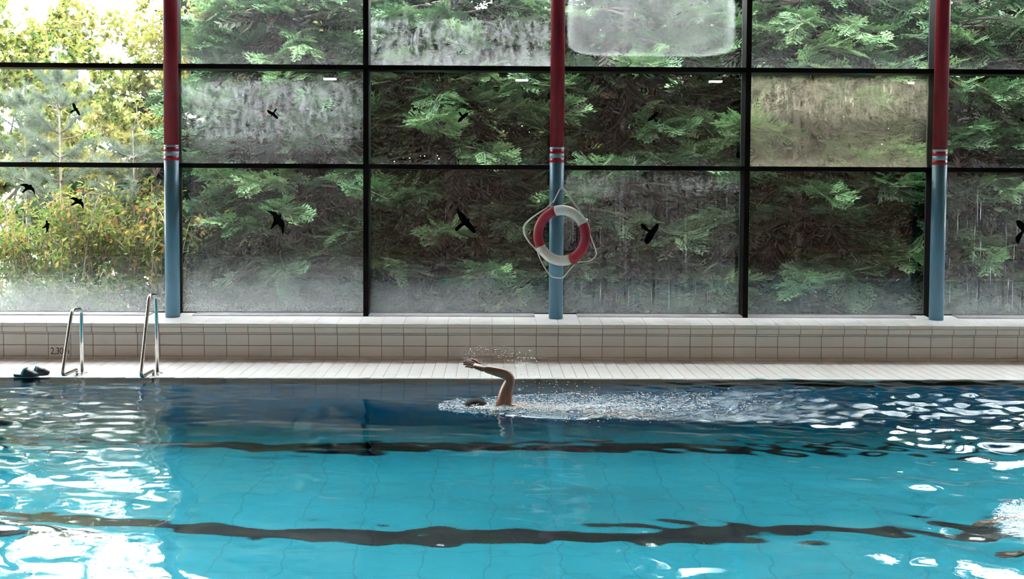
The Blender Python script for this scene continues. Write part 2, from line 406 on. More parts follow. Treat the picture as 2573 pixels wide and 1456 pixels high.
# ---- window wall
MUL = [-4.206+2.2275*i for i in range(-3, 9)]
TR = [(.455, .468), (2.168, 2.222), (3.315, 3.370), (4.46, 4.515), (6.80, 6.90)]
FOG = {  # (bay, row): condensation on each visible pane
 (0, 0): dict(veil=.03, bot=1.0, both=.36),
 (0, 1): dict(veil=.075, bot=.20, both=.16), (0, 2): dict(veil=.03, bot=.05),
 (1, 0): dict(veil=.10, bot=1.15, both=.48, streak=.03),
 (1, 1): dict(veil=.09, bot=.14, both=.16, rect=.22, rsize=(.88, .80), streak=.12, patch=.40, pv=(.30, .86)),
 (1, 2): dict(veil=.09, bot=.12, both=.3, streak=.03),
 (2, 0): dict(veil=.025, bot=1.0, both=.36),
 (2, 1): dict(veil=.02, bot=.14, both=.10), 
 (2, 2): dict(veil=.06, bot=.45, both=.26, streak=.2, patch=.5, pv=(.02, .50)),
 (3, 0): dict(veil=.15, bot=.85, both=.40, streak=.15, drip=1.0, dv=(0, .82), patch=.5, pv=(.86, 1.0)),
 (3, 1): dict(veil=.02, bot=.16, both=.10),
 (3, 2): dict(veil=.05, bot=.10, rect=.40, rsize=(.93, .74), edge=.34, haze=(.84, .88, .87)),
 (4, 0): dict(veil=.008, bot=.75, both=.36),
 (4, 1): dict(veil=.40, bot=.7, both=.16, patch=.70, pv=(.55, .95), streak=.25, tint=(.93, .90, .74), haze=(.76, .69, .50)),  # yellow tint and haze paint in the blurred trees and their reflection
 (4, 2): dict(veil=.07, bot=.16, both=.30, streak=.03),
 (5, 0): dict(veil=.16, bot=.95, both=.42, streak=.2, drip=1.6, dv=(0, .85)),
 (5, 1): dict(veil=.05, bot=.14, both=.10), (5, 2): dict(veil=.05, bot=.1),
}
t = NT('clear_outer_glass'); fr = t.n('ShaderNodeFresnel'); fr.inputs['IOR'].default_value = 1.45
CLEAR = t.end(t.mixs(t.math('MULTIPLY', fr.outputs[0], .75), t.bsdf('ShaderNodeBsdfTransparent', Color=(.975, .988, .98)), t.bsdf('ShaderNodeBsdfGlossy', Color=(1, 1, 1), Roughness=.0)))
generic = pane_mat('window_glass', 90.0, veil=.03, bot=.18, both=.2)
SILLS = []
for i in range(len(MUL)-1):
    x0, x1 = MUL[i], MUL[i+1]; bay = i-2
    wn = thing('window_%d' % (i+1), None, None, ((x0+x1)/2, GL_Y, .455), kind='structure')
    wn['label'] = 'tall glazed window bay, %s' % ('the %s from the left in view' % ('first', 'second', 'third', 'fourth', 'fifth', 'sixth')[bay] if 0 <= bay <= 5 else 'beyond the view')
    off = Vector(wn.location)
    def wbox(nm, mat, *a):
        b = MB().box(*a); b.v = [tuple(Vector(p)-off) for p in b.v]; return b.build(nm, mat, wn)
    wbox('mullion', M['frame'], x0-.031, x0+.031, .50, .78, .44, 6.9)
    if i == len(MUL)-2: wbox('mullion', M['frame'], x1-.031, x1+.031, .50, .78, .44, 6.9)
    hw = (x1-x0)/2-.031
    for k, (z0, z1) in enumerate(TR):
        wbox('transom' if k else 'bottom_rail', M['frame'], x0+.031, x1-.031, .50 if k else .715, .78, z0, z1)
    lx0, lx1 = x0+.031, x1-.031
    for cx in COLX:
        a = (int(round(cx/.25))-1)*.25; b_ = a+.5
        if a-.02 < lx0 < b_: lx0 = b_+.002
        if a < lx1 < b_+.02: lx1 = a-.002
    lb = MB().prism([(.485, .440), (.485, .457), (.49, .459), (.74, .463), (.74, .44)], lx0, lx1); lb.v = [tuple(Vector(p)-off) for p in lb.v]; lb.build('ledge', M['ledge'], wn)
    for row in range(4):
        z0 = TR[row][1]; z1 = TR[row+1][0]
        m = pane_mat('misted_glass', 10.0*i+3.1*row+.7, **FOG[(bay, row)]) if (bay, row) in FOG else generic
        b = MB().box(-hw, hw, -.006, .006, -(z1-z0)/2, (z1-z0)/2)
        po = b.build('pane', CLEAR, wn); po.data.materials.append(m); po.data.polygons[2].material_index = 1   # condensation sits on the room side
        po.location = (0, .006, (z0+z1)/2-off.z)

# ---- pool basin
PY0, PY1, PD = -11.35, -1.335, -2.3
fp = MB().box(XL, XR, PY0-.2, PY1+.2, PD-.15, PD).build('floor_pool', M['basin']); tag(fp, 'turquoise tiled pool floor under the water', kind='structure')
for yc in (-2.26, -4.67, -7.1, -9.5):
    obj('lane_line', MB().box(XL+.8, XR-.8, yc-.125, yc+.125, PD+.0005, PD+.006).mesh('lane_line'), M['lane'], fp)
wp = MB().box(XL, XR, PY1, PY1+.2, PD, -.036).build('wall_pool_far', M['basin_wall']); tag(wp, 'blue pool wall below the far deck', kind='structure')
wp = MB().box(XL, XR, PY0-.2, PY0, PD, -.02).build('wall_pool_near', M['basin']); tag(wp, 'pool wall below the near deck', kind='structure')
# ---- rest of the hall
o = MB().box(XL, XR, -19.0, PY0, -.3, 0.0).build('floor', M['deck_tile']); tag(o, 'near pool deck behind the viewer', kind='structure')
o = MB().box(XL-.2, XL, -19.0, .78, PD, 6.9).build('wall_left', M['plaster']); tag(o, 'left end wall of the pool hall', kind='structure')
o = MB().box(XR, XR+.2, -19.0, .78, PD, 6.9).build('wall_right', M['plaster']); tag(o, 'right end wall of the pool hall', kind='structure')
o = MB().box(XL, XR, -19.2, -19.0, -.3, 6.9).build('wall_near', M['plaster']); tag(o, 'back wall of the hall behind the viewer', kind='structure')
o = MB().box(XL, XR, -19.0, .80, 6.9, 7.1).build('ceiling', M['ceiling']); tag(o, 'dark warm ceiling of the pool hall', kind='structure')
o = MB().box(-60, 60, .80, 90, -.35, -.15).build('ground', M['ground']); tag(o, 'leaf covered ground outside the window', kind='structure')
for k, x in enumerate((-4.2, .17, 4.6, 9.2)):
    L = thing('pendant_lamp', 'small white lamp mirrored in the upper glass, %s of four' % ('first', 'second', 'third', 'fourth')[k], 'lamp', (x, -13.0, 4.42), group='hanging lamps of the hall')
    MB().box(-.16, .16, -.10, .10, 0, .06).build('housing', M['frame_side'], L)
    MB().box(-.14, .14, -.085, .085, -.036, -.0005).build('diffuser', M['lamp'], L)
    for dx in (-.12, .12): MB().tube([(dx, 0, .06), (dx, 0, 2.48)], .004, 6).build('wire', M['frame_side'], L)

# ================================================================== WATER
rng = np.random.default_rng(7)
def axis(a0, a1, step, lo, hi, cstep):
    mid = np.arange(a0, a1+1e-6, step)
    l = np.arange(lo, a0-1e-6, cstep) if lo < a0 else np.array([]); r = np.arange(a1+cstep, hi+1e-6, cstep)
    return np.unique(np.round(np.concatenate([l, mid, r, [hi]]), 4))
wx = axis(-6.4, 6.4, .028, XL+.01, XR-.01, .35); wy = axis(-8.6, -1.30, .022, PY0+.01, -1.30, .25)
GX, GY = np.meshgrid(wx, wy)
def waves(n, l0, l1, dirs, seed):
    g = np.random.default_rng(seed); h = np.zeros_like(GX)
    for _ in range(n):
        lam = math.exp(g.uniform(math.log(l0), math.log(l1))); a = g.normal(dirs[0], dirs[1]); k = 2*PI/lam
        h += lam*np.sin(k*(math.cos(a)*GX+math.sin(a)*GY)+g.uniform(0, 2*PI))
    return h/(2*PI*math.sqrt(n/2))          # unit slope rms
sm = lambda x, a, b: np.clip((x-a)/(b-a), 0, 1)**2*(3-2*np.clip((x-a)/(b-a), 0, 1))
right = sm(GX+.10*(GY+3), 0.4, 3.2); nearm = sm(-GY, 3.0, 6.5); left = sm(-GX, 2.3, 3.6)
calm = 1-.65*np.exp(-((GX+1.6)/1.6)**2-((GY+2.3)/1.6)**2)
H = waves(14, .9, 2.2, (1.3, .6), 3)*(.018+.020*right)*(.6+.4*calm)
H += waves(18, .32, .8, (1.1, .7), 4)*(.014+.11*right*(1-.30*nearm)+.030*left)*calm
H += waves(20, .14, .30, (1.35, .6), 5)*(.012+.17*right*(1-.88*nearm)+.034*left*(1-.4*nearm))*calm
# wake of the swimmer: a pointed patch of chop behind the bow wave
u = GX+.98; vY = GY+2.98
half = .12+.48*np.sqrt(np.clip(u, 0, None))
wake = sm(u, -.03, .12)*(1-sm(np.abs(vY-.05*u), half*.72, half*1.05))*(1-sm(GX, 1.6, 3.2))
H += waves(30, .075, .16, (0.8, 1.5), 6)*wake*.30
H += waves(20, .16, .34, (0.8, 1.5), 8)*wake*.10
bow = np.exp(-((np.abs(vY-.05*u)-half*.9)/.035)**2)*sm(u, 0, .2)*(1-sm(u, .7, 1.9))
H += .010*bow
trail = right*np.exp(-((GY+3.0)/.9)**2)
H += waves(24, .10, .22, (1.2, .9), 9)*trail*.09
# splash of the second swimmer
s2 = np.exp(-(((GX-2.86)/.38)**2+((GY+6.88)/.42)**2)**2)
H += waves(24, .07, .15, (0.4, 1.5), 10)*s2*.17 + .022*s2
H *= .30+.70*sm(-GY, 1.30, 2.1)
H -= .003
chop = np.clip(wake*.55+trail*.06+s2*.5+(.02+.03*left+.04*right)*(1-.8*nearm), 0, 1)
nx, ny = len(wx), len(wy)
idx = np.arange(nx*ny).reshape(ny, nx)
quads = np.stack([idx[:-1, :-1], idx[:-1, 1:], idx[1:, 1:], idx[1:, :-1]], -1).reshape(-1, 4)
me = tri_mesh('pool_water', np.stack([GX, GY, H], -1).reshape(-1, 3), quads, {'chop': chop.ravel()}, True)
wo = obj('pool_water', me, M['water']); tag(wo, 'clear turquoise pool water with ripples and bright reflections', 'water', kind='stuff')
def water_z(x, y):
    i = int(np.clip(np.searchsorted(wx, x), 0, nx-1)); j = int(np.clip(np.searchsorted(wy, y), 0, ny-1)); return float(H[j, i])

# ================================================================== COLUMNS
CR, CY_ = .083, .405
col_lbl = ('round steel column, red above and blue below, beside the two steel handrails',
           'round steel column, red above and blue below, carrying the lifebuoy',
           'round steel column, red above and blue below, at the right end of the view')
for cx, lb in zip(COLX, col_lbl):
    z0 = zsill(CY_-CR)-.004
    cth = thing('column', lb, 'column', (cx, CY_, 0), group='steel columns by the window')
    def cyl(nm, mat, a, b, r): MB().lathe([(r, a), (r, b)], 40).build(nm, mat, cth, True)
    def ringm(nm, mat, a, b, r):
        bm = MB(); n = 40
        prof = [(r, a), (r, b)]
        bm.lathe(prof, n); o = bm.build(nm, mat, cth)
        for i_, p_ in enumerate(o.data.polygons): p_.use_smooth = i_ < n
    ringm('lower_shaft', M['blue_paint'], z0, 2.25, CR)
    ringm('upper_shaft', M['red_paint'], 2.427, 6.9, CR)
    for a, b, m in ((2.25, 2.302, 'band_red'), (2.302, 2.352, 'band_blue'), (2.352, 2.402, 'band_red'), (2.402, 2.427, 'band_blue')):
        ringm('band', M[m], a, b, CR+.0006)
    if cx == COLX[1]:
        ringm('clamp', M['blue_paint'], 1.918, 1.926, CR+.003)
        hk = MB(); hk.tube(smooth_path([(.035, -CR+.01, 1.925), (.040, -CR-.02, 1.93), (.041, -CR-.045, 1.945), (.041, -CR-.05, 1.965)], 5), .006, 8)
        hk.build('hook', M['steel'], cth, True)

# ================================================================== LIFEBUOY
LC = Vector((.292, .205, 1.413)); LYAW = math.radians(-24)
lbuoy = thing('lifebuoy', 'red and white lifebuoy ring with white rope hanging on the middle column', 'lifebuoy', LC, LYAW)
RM, RA, RB = .2905, .0585, .048
def torus_seg(a0, a1, ra, rb, n=16, m=24, capped=True):
    b = MB(); k = max(2, int(abs(a1-a0)/math.radians(5)))
    v = []; f = []
    for i in range(k+1):
        a = a0+(a1-a0)*i/k
        for j in range(n):
            q = 2*PI*j/n; r = RM+ra*math.cos(q)
            v.append((r*math.cos(a), rb*math.sin(q), r*math.sin(a)))
    for i in range(k):
        f += [(i*n+j, (i+1)*n+j, (i+1)*n+(j+1) % n, i*n+(j+1) % n) for j in range(n)]
    if capped: f += [tuple(range(n)), tuple(range((k+1)*n-1, k*n-1, -1))]
    return b.add(v, f)
rd = math.radians
for a0, a1, m, nm in ((27, 105, 'buoy_white', 'white_section'), (105, 208, 'buoy_red', 'red_section'), (208, 292, 'buoy_white', 'white_section'), (292, 387, 'buoy_red', 'red_section')):
    torus_seg(rd(a0), rd(a1), RA, RB).build(nm, M[m], lbuoy, True)
for a, m in ((29, 'buoy_white'), (41, 'buoy_white'), (106, 'buoy_red'), (113, 'buoy_red'), (210, 'buoy_white'), (220, 'buoy_white'), (294, 'buoy_red'), (302, 'buoy_red')):
    torus_seg(rd(a), rd(a+1.2), RA+.0022, RB+.0022).build('band', M[m], lbuoy, True)
for a, m in ((116, 'buoy_red'), (296, 'buoy_red'), (32, 'buoy_white'), (208, 'buoy_white')):
    c_, s_ = math.cos(rd(a)), math.sin(rd(a)); r0 = RM+RA-.004
    b = MB(); w_ = .012
    for sgn in (-1, 1): pass
    p0 = Vector((c_*r0, 0, s_*r0)); tq = Vector((-s_, 0, c_)); nq = Vector((c_, 0, s_))
    vv = [tuple(p0+tq*(sx*w_*(1.5 if k == 0 else 1))+nq*(.018*k)+Vector((0, sy*.016, 0))) for k in (0, 1) for sx, sy in ((-1, -1), (1, -1), (1, 1), (-1, 1))]
    b.add(vv, [(0, 3, 2, 1), (4, 5, 6, 7), (0, 1, 5, 4), (1, 2, 6, 5), (2, 3, 7, 6), (3, 0, 4, 7)]); b.build('rope_loop', M[m], lbuoy)
inv = Matrix.Translation(LC) @ Matrix.Rotation(LYAW, 4, 'Z'); inv = inv.inverted()
def rope(nm, pts, dy=0.0, r=.0075):
    P = []
    for x, z in pts:
        lx = (x-LC.x)/math.cos(LYAW); P.append((lx, dy, z-LC.z))
    MB().tube(smooth_path(P, 6), r, 8).build(nm, M['rope'], lbuoy, True)
rope('rope', [(.19, 1.783), (.244, 1.895), (.272, 1.948), (.285, 1.963), (.296, 1.955), (.322, 1.934), (.385, 1.84), (.465, 1.731), (.528, 1.637), (.568, 1.583)])
rope('rope', [(.182, 1.789), (.127, 1.726), (.057, 1.682), (-.029, 1.619), (-.092, 1.559), (-.126, 1.501), (-.125, 1.438), (-.095, 1.367), (-.043, 1.297), (.013, 1.242)], -.01)
rope('rope', [(.158, 1.753), (.057, 1.685), (-.053, 1.616), (-.131, 1.552), (-.157, 1.493), (-.152, 1.422), (-.106, 1.344), (-.043, 1.273), (-.003, 1.226)], .035, .0055)
rope('rope', [(.013, 1.242), (.045, 1.148), (.092, 1.053), (.14, .983), (.188, .934), (.251, .922), (.306, .928), (.345, .968), (.392, 1.031), (.432, 1.078)])
rope('rope', [(.470, 1.105), (.489, 1.115), (.564, 1.122), (.627, 1.142), (.666, 1.182), (.677, 1.221), (.657, 1.292), (.628, 1.371), (.605, 1.441), (.592, 1.528), (.568, 1.583)])
bk = MB(); bk.tube([(-.105/math.cos(LYAW)+.0, 0, 1.789-1.413), (-.098/math.cos(LYAW), 0, 1.805-1.413)], .013, 8); bk.build('knot', M['rope'], lbuoy, True)

# ================================================================== HANDRAILS
def handrail(x, path, flanges, label):
    h = thing('handrail', label, 'handrail', (x, -1.15, 0), group='steel pool handrails')
    MB().tube(fillet_path([(0, y+1.15, z) for y, z in path], .075, 7), .0178, 16).build('tube', M['steel'], h, True)
    for y in flanges:
        MB().lathe([(.055, .0005), (.055, .005), (.048, .009), (.024, .011), (.024, .018), (.0205, .019)], 28, (0, y+1.15, 0)).build('flange', M['steel'], h, True)
handrail(-4.775, [(-1.068, .0), (-1.072, .672), (-1.36, .690), (-1.672, .065), (-1.235, .062), (-1.222, .0)], (-1.068, -1.222), 'shorter curved steel handrail, nearer the dark clogs')
handrail(-3.99, [(-1.080, .0), (-1.108, .826), (-1.36, .845), (-1.70, .055), (-1.24, .052), (-1.228, .0)], (-1.080, -1.228), 'taller curved steel handrail beside the left column')

# ================================================================== CLOGS
def clog(loc, rz, label):
    c = thing('clog', label, 'clog', loc, rz, 'pair of clogs on the deck')
    L, Wd = .25, .092
    def halfw(t): return Wd*.5*(.70+.30*math.sin(min(1, max(0, (t-.05)/.8))*PI*.62))*(1 if t < .86 else math.sqrt(max(0.02, 1-((t-.86)/.14)**2)))*(1 if t > .08 else math.sqrt(max(.05, 1-((.08-t)/.08)**2)))
    T = np.linspace(0, 1, 22); b = MB(); v = []; f = []; n = 22
    zs = lambda t: .006*math.exp(-((t-.0)/.12)**2)+.010*math.exp(-((t-1)/.12)**2)
    for t_ in T:
        w0 = halfw(t_); x = (t_-.5)*L
        v += [(x, -w0, zs(t_)+.026), (x, -w0*.97, zs(t_)), (x, w0*.97, zs(t_)), (x, w0, zs(t_)+.026)]
    for i in range(n-1):
        for j in range(4): f.append((i*4+j, i*4+(j+1) % 4, (i+1)*4+(j+1) % 4, (i+1)*4+j))
    f += [(3, 2, 1, 0), tuple((n-1)*4+j for j in range(4))]
    b.add(v, f).build('sole', M['foam_clog'], c, False)
    # upper: a hollow shell from the instep opening to the toe
    def top(t): return .050+.044*max(0, 1-(t-.40)/.46)**.9 if t >= .40 else .092
    TT = np.linspace(.40, 1.0, 18); m = 15; vo = []; vi = []
    for t_ in TT:
        w0 = halfw(t_)+.002; hh = max(.030, (top(t_)+.008*math.exp(-((t_-.80)/.09)**2))*(1 if t_ < .80 else .52+.48*math.sqrt(max(0, 1-((t_-.80)/.20)**2))))
        for j in range(m):
            q = PI*j/(m-1)
            for arr, k in ((vo, 1.0), (vi, .90)):
                lean = .026*math.sin(q)*max(0, 1-(t_-.40)/.40)
                arr.append(((t_-.5)*L+lean, -w0*k*math.copysign(abs(math.cos(q))**.8, math.cos(q)), .020+(hh-.020)*k*abs(math.sin(q))**.75))
    ff = []; N = len(TT)
    for i in range(N-1):
        for j in range(m-1):
            a = i*m+j; ff.append((a, a+m, a+m+1, a+1)); o_ = N*m+a; ff.append((o_, o_+1, o_+m+1, o_+m))
    for j in range(m-1): ff.append((j, j+1, N*m+j+1, N*m+j))
    up = mesh_from('upper', vo+vi, ff, True); up.materials.append(M['foam_clog']); up.materials.append(M['clog_dark'])
    for i_, p_ in enumerate(up.polygons):
        if min(p_.vertices) >= N*m: p_.material_index = 1
    upo = obj('upper', up, None, c)
    fb = MB(); prof = [((t_-.5)*L*.93, halfw(t_)*.86) for t_ in T]
    fb.add([(x, -w0, .0265) for x, w0 in prof]+[(x, w0, .0265) for x, w0 in prof]+[(x, -w0, .0275) for x, w0 in prof]+[(x, w0, .0275) for x, w0 in prof],
           [(i, i+1, n+i+1, n+i) for i in range(n-1)]+[(2*n+i, 3*n+i, 3*n+i+1, 2*n+i+1) for i in range(n-1)])
    fb.build('footbed', M['clog_dark'], c)
    for (t_, q) in ((.60, .5), (.60, .38), (.60, .62), (.70, .44), (.70, .56), (.70, .30), (.70, .70), (.80, .5), (.80, .36), (.80, .64), (.90, .42), (.90, .58), (.78, .15), (.88, .18)):
        i = int(round((t_-.40)/.6*(N-1))); j = int(round(q*(m-1))); P = Vector(vo[i*m+j]); Q = Vector(vo[min(N-1, i+1)*m+j]); R_ = Vector(vo[i*m+min(m-1, j+1)])
        nn = (Q-P).cross(R_-P).normalized(); nn = -nn if nn.dot(P-Vector((P.x, 0, .02))) < 0 else nn
        e1 = (Q-P).normalized(); e2 = nn.cross(e1)
        b = MB(); b.add([tuple(P+nn*.0004+(e1*math.cos(k*PI/4)+e2*math.sin(k*PI/4))*.0042) for k in range(8)]+[tuple(P-nn*.002+(e1*math.cos(k*PI/4)+e2*math.sin(k*PI/4))*.0042) for k in range(8)],
                        [tuple(range(8))]+[(k, 8+k, 8+(k+1) % 8, (k+1) % 8) for k in range(8)])
        b.build('vent_hole_disc', M['clog_dark'], upo)  # dark disc on the shell, painting the shade inside a hole
    # heel strap folded forward over the opening
    st = MB(); vv = []; mm = 17
    for j in range(mm):
        q = PI*j/(mm-1); w0 = halfw(.40)+.006; hh = .098
        base = Vector((-.026+.030*math.sin(q), -w0*math.copysign(abs(math.cos(q))**.8, math.cos(q)), .022+(hh-.022)*abs(math.sin(q))**.75))
        for dx, s_ in ((-.009, 1), (.011, 1), (.011, .955), (-.009, .955)):
            vv.append((base.x+dx, base.y*s_, .022+(base.z-.022)*s_))
    sf = [(j*4+k, j*4+(k+1) % 4, (j+1)*4+(k+1) % 4, (j+1)*4+k) for j in range(mm-1) for k in range(4)]+[(3, 2, 1, 0), tuple((mm-1)*4+k for k in range(4))]
    st.add(vv, sf).build('heel_strap', M['teal_rubber'], c)
clog((-5.190, -1.215, .0005), rd(24), 'dark grey clog with teal heel strap, upright one nearer the handrail')
o = clog((-5.262, -1.330, .0005), rd(-4), 'dark grey clog with teal heel strap, front one at the water edge')

# ================================================================== BIRD DECALS
BIRDS = [
 ('small black hawk decal on the upper pane left of the left column', (-5.41, 2.847), [(-32,75),(-17,77),(2,56),(13,18),(33,18),(35,11),(26,2),(47,-28),(56,-63),(45,-70),(27,-54),(7,-19),(-9,-14),(-51,-43),(-64,-29),(-50,-14),(-14,0),(-27,29),(-36,55)]),
 ('black swallow decal, topmost of three on the lower left pane', (-5.976, 1.918), [(-114,31),(-59,54),(-11,54),(19,38),(38,45),(51,36),(46,22),(69,0),(80,-34),(77,-86),(64,-46),(43,-23),(15,-15),(-14,-23),(-63,-59),(-75,-52),(-31,3),(-48,23),(-83,31)]),
 ('black swallow decal, middle one and rightmost of three on the lower left pane', (-5.395, 1.757), [(-107,42),(-55,60),(-14,54),(14,33),(47,43),(53,29),(44,15),(66,-3),(71,-38),(64,-91),(50,-50),(31,-25),(4,-15),(-21,-21),(-79,-46),(-84,-34),(-32,10),(-55,33)]),
 ('small black swallow decal, lowest of three on the lower left pane', (-5.764, 1.473), [(-12,69),(13,69),(17,39),(38,35),(38,21),(26,9),(28,-18),(15,-58),(-14,-91),(-4,-53),(-9,-18),(-53,-31),(-55,-19),(-18,9),(-8,35)]),
 ('small black hawk decal on the streaked frosted upper pane', (-3.092, 2.814), [(-77,40),(-60,44),(-25,26),(-2,15),(21,52),(39,61),(45,46),(15,8),(44,-27),(64,-54),(50,-66),(21,-50),(-8,-22),(-22,-34),(-29,-25),(-22,-13),(-60,5)]),
 ('large black swallow decal with sickle wings on the lower pane right of the left column', (-3.052, 1.551), [(-137,121),(-76,117),(-18,102),(-4,91),(17,64),(43,83),(54,68),(45,29),(75,4),(86,-43),(84,-101),(67,-179),(58,-137),(42,-72),(3,-41),(-30,-67),(-63,-104),(-77,-93),(-39,3),(-47,55),(-88,96)]),
 ('small black hawk decal on the upper pane left of the middle column', (-.862, 2.797), [(-50,42),(-35,55),(-19,42),(-1,12),(25,34),(60,49),(73,41),(58,10),(25,-14),(27,-29),(12,-25),(-13,-56),(-43,-71),(-57,-63),(-41,-29),(-13,-1)]),
 ('large black hawk decal on the lower pane left of the lifebuoy', (-.831, 1.53), [(-94,149),(-79,158),(-35,134),(4,98),(31,54),(53,62),(65,49),(54,21),(98,-28),(126,-78),(127,-105),(111,-121),(71,-89),(21,-39),(-7,-18),(-45,-51),(-89,-93),(-109,-90),(-116,-57),(-89,-35),(-34,10),(-68,65)]),
 ('small black hawk decal on the upper pane right of the middle column', (1.4, 2.796), [(-63,-23),(-30,14),(-24,33),(-17,23),(6,51),(39,75),(53,64),(45,36),(16,-1),(51,-38),(41,-53),(24,-50),(1,-11),(-23,-31),(-54,-48),(-68,-43)]),
 ('large black bird decal with forked shape on the dripping pane right of the lifebuoy', (1.36, 1.442), [(-96,95),(-69,95),(-38,70),(6,21),(25,27),(86,95),(117,98),(117,46),(69,-34),(44,-84),(8,-137),(-29,-152),(-52,-122),(-48,-78),(-6,-1),(-43,15),(-87,51)]),
 ('small black hawk decal cut by the right edge on the upper pane', (5.854, 2.774), [(-85,41),(-72,49),(-33,34),(2,14),(29,26),(46,17),(30,-5),(53,-29),(76,-68),(56,-65),(14,-24),(-14,-8),(-32,-2),(-71,14)]),
 ('large black bird decal cut by the right edge on the lower pane', (5.829, 1.477), [(-73,117),(-49,126),(-21,124),(24,88),(60,54),(99,66),(110,49),(84,-7),(62,-51),(27,-18),(-9,-96),(-30,-152),(-58,-147),(-72,-108),(-66,-69),(-33,-30),(0,-7),(-58,59)]),
]
for lb, (bx_, bz_), P in BIRDS:
    bm = bmesh.new()
    vs_ = [bm.verts.new((x/1000, 0, z/1000)) for x, z in P]; fc = bm.faces.new(vs_)
    ex = bmesh.ops.extrude_face_region(bm, geom=[fc]); bmesh.ops.translate(bm, verts=[g for g in ex['geom'] if isinstance(g, bmesh.types.BMVert)], vec=(0, .0014, 0))
    bmesh.ops.recalc_face_normals(bm, faces=bm.faces); bmesh.ops.triangulate(bm, faces=bm.faces)
    me = bpy.data.meshes.new('bird_decal'); bm.to_mesh(me); bm.free()
    o = obj('bird_decal', me, M['decal'], None, (bx_, GL_Y-.0016, bz_)); tag(o, lb, 'decal', 'black bird decals on the glass')

# ================================================================== DEPTH MARK
cu = bpy.data.curves.new('depth_text', 'FONT'); cu.body = '2,30m'; cu.size = .108; cu.extrude = .0004; cu.align_x = 'CENTER'; cu.space_character = .96
to = bpy.data.objects.new('depth_text', cu); C.objects.link(to)
dg = bpy.context.evaluated_depsgraph_get(); me = bpy.data.meshes.new_from_object(to.evaluated_get(dg)); bpy.data.objects.remove(to)
o = obj('depth_marking', me, M['ink']); o.rotation_euler = (PI/2, 0, 0)
xs_ = [v_.co.x for v_ in me.vertices]; o.scale = (.205/(max(xs_)-min(xs_)), 1, 1)
o.location = (-5.373-.5*(max(xs_)+min(xs_))*o.scale[0], -.0015, .054)
tag(o, 'black lettering 2,30m on the low wall behind the handrail', 'lettering')

# ================================================================== PEOPLE
def skin(verts, edges, radii, root, sub=2):
    me = bpy.data.meshes.new('tmp'); me.from_pydata(verts, edges, []); ob = bpy.data.objects.new('tmp', me); C.objects.link(ob)
    md = ob.modifiers.new('s', 'SKIN'); md.use_smooth_shade = True; md.branch_smoothing = .6
    for i, r in enumerate(radii):
        sv = me.skin_vertices[0].data[i]; sv.radius = r if hasattr(r, '__len__') else (r, r); sv.use_root = (i == root)
    s = ob.modifiers.new('u', 'SUBSURF'); s.levels = sub; s.render_levels = sub
    dg = bpy.context.evaluated_depsgraph_get(); m2 = bpy.data.meshes.new_from_object(ob.evaluated_get(dg))
    v = [tuple(x.co) for x in m2.vertices]; f = [tuple(p.vertices) for p in m2.polygons]
    bpy.data.objects.remove(ob); bpy.data.meshes.remove(me); bpy.data.meshes.remove(m2)
    return v, f
def chain(pts, radii, sub=2): return skin([tuple(p) for p in pts], [(i, i+1) for i in range(len(pts)-1)], radii, 0, sub)
def ellipsoid(c, r, n=20, m=14, rot=None):
    v = []; f = []
    for i in range(m+1):
        th = PI*i/m
        for j in range(n):
            p = Vector((r[0]*math.sin(th)*math.cos(2*PI*j/n), r[1]*math.sin(th)*math.sin(2*PI*j/n), r[2]*math.cos(th)))
            if rot: p = rot @ p
            v.append(tuple(p+Vector(c)))
    for i in range(m): f += [(i*n+j, (i+1)*n+j, (i+1)*n+(j+1) % n, i*n+(j+1) % n) for j in range(n)]
    return v, f
def hand(b, wrist, dirv, palmn, s=1.0, curl=.35, thumb=1):
    """palm plus five bent fingers; dirv along the fingers, palmn out of the palm"""
    d = Vector(dirv).normalized(); n = Vector(palmn); n = (n-d*n.dot(d)).normalized(); q = n.cross(d)*thumb
    W = Vector(wrist)
    pv, pf = skin([tuple(W-d*.03*s), tuple(W+d*.02*s), tuple(W+d*.05*s), tuple(W+d*.085*s)], [(0, 1), (1, 2), (2, 3)], [(.031*s, .029*s), (.043*s, .026*s), (.050*s, .022*s), (.045*s, .018*s)], 0)
    # flatten palm thickness along n, widen along q
    pv = [tuple(W+d*(Vector(p)-W).dot(d)+q*(Vector(p)-W).dot(q)*1.15+n*(Vector(p)-W).dot(n)*.75) for p in pv]
    b.add(pv, pf)
    for k, (off, ln) in enumerate(((.0265, .072), (.009, .082), (-.009, .076), (-.026, .060))):
        p0 = W+d*.072*s+q*off*s; a = curl*(.8+.15*k); pts = [p0]; dr = d+q*off*.5; dr.normalize(); p = p0
        for seg in (.42, .32, .26):
            p = p+dr*ln*s*seg*1.15; pts.append(p); dr = (dr*math.cos(a)+n*math.sin(a)).normalized()
        v_, f_2 = chain(pts, [.0098*s, .0092*s, .0085*s, .0068*s]); b.add(v_, f_2)
    p0 = W+d*.028*s+q*.030*s; dr = (d*.75+q*.75+n*.25).normalized(); p1 = p0+dr*.036*s; dr2 = (d*.95+q*.3+n*.25).normalized()
    v_, f_2 = chain([p0, p1, p1+dr2*.028*s, p1+dr2*.05*s], [.0125*s, .0108*s, .0098*s, .0078*s]); b.add(v_, f_2)

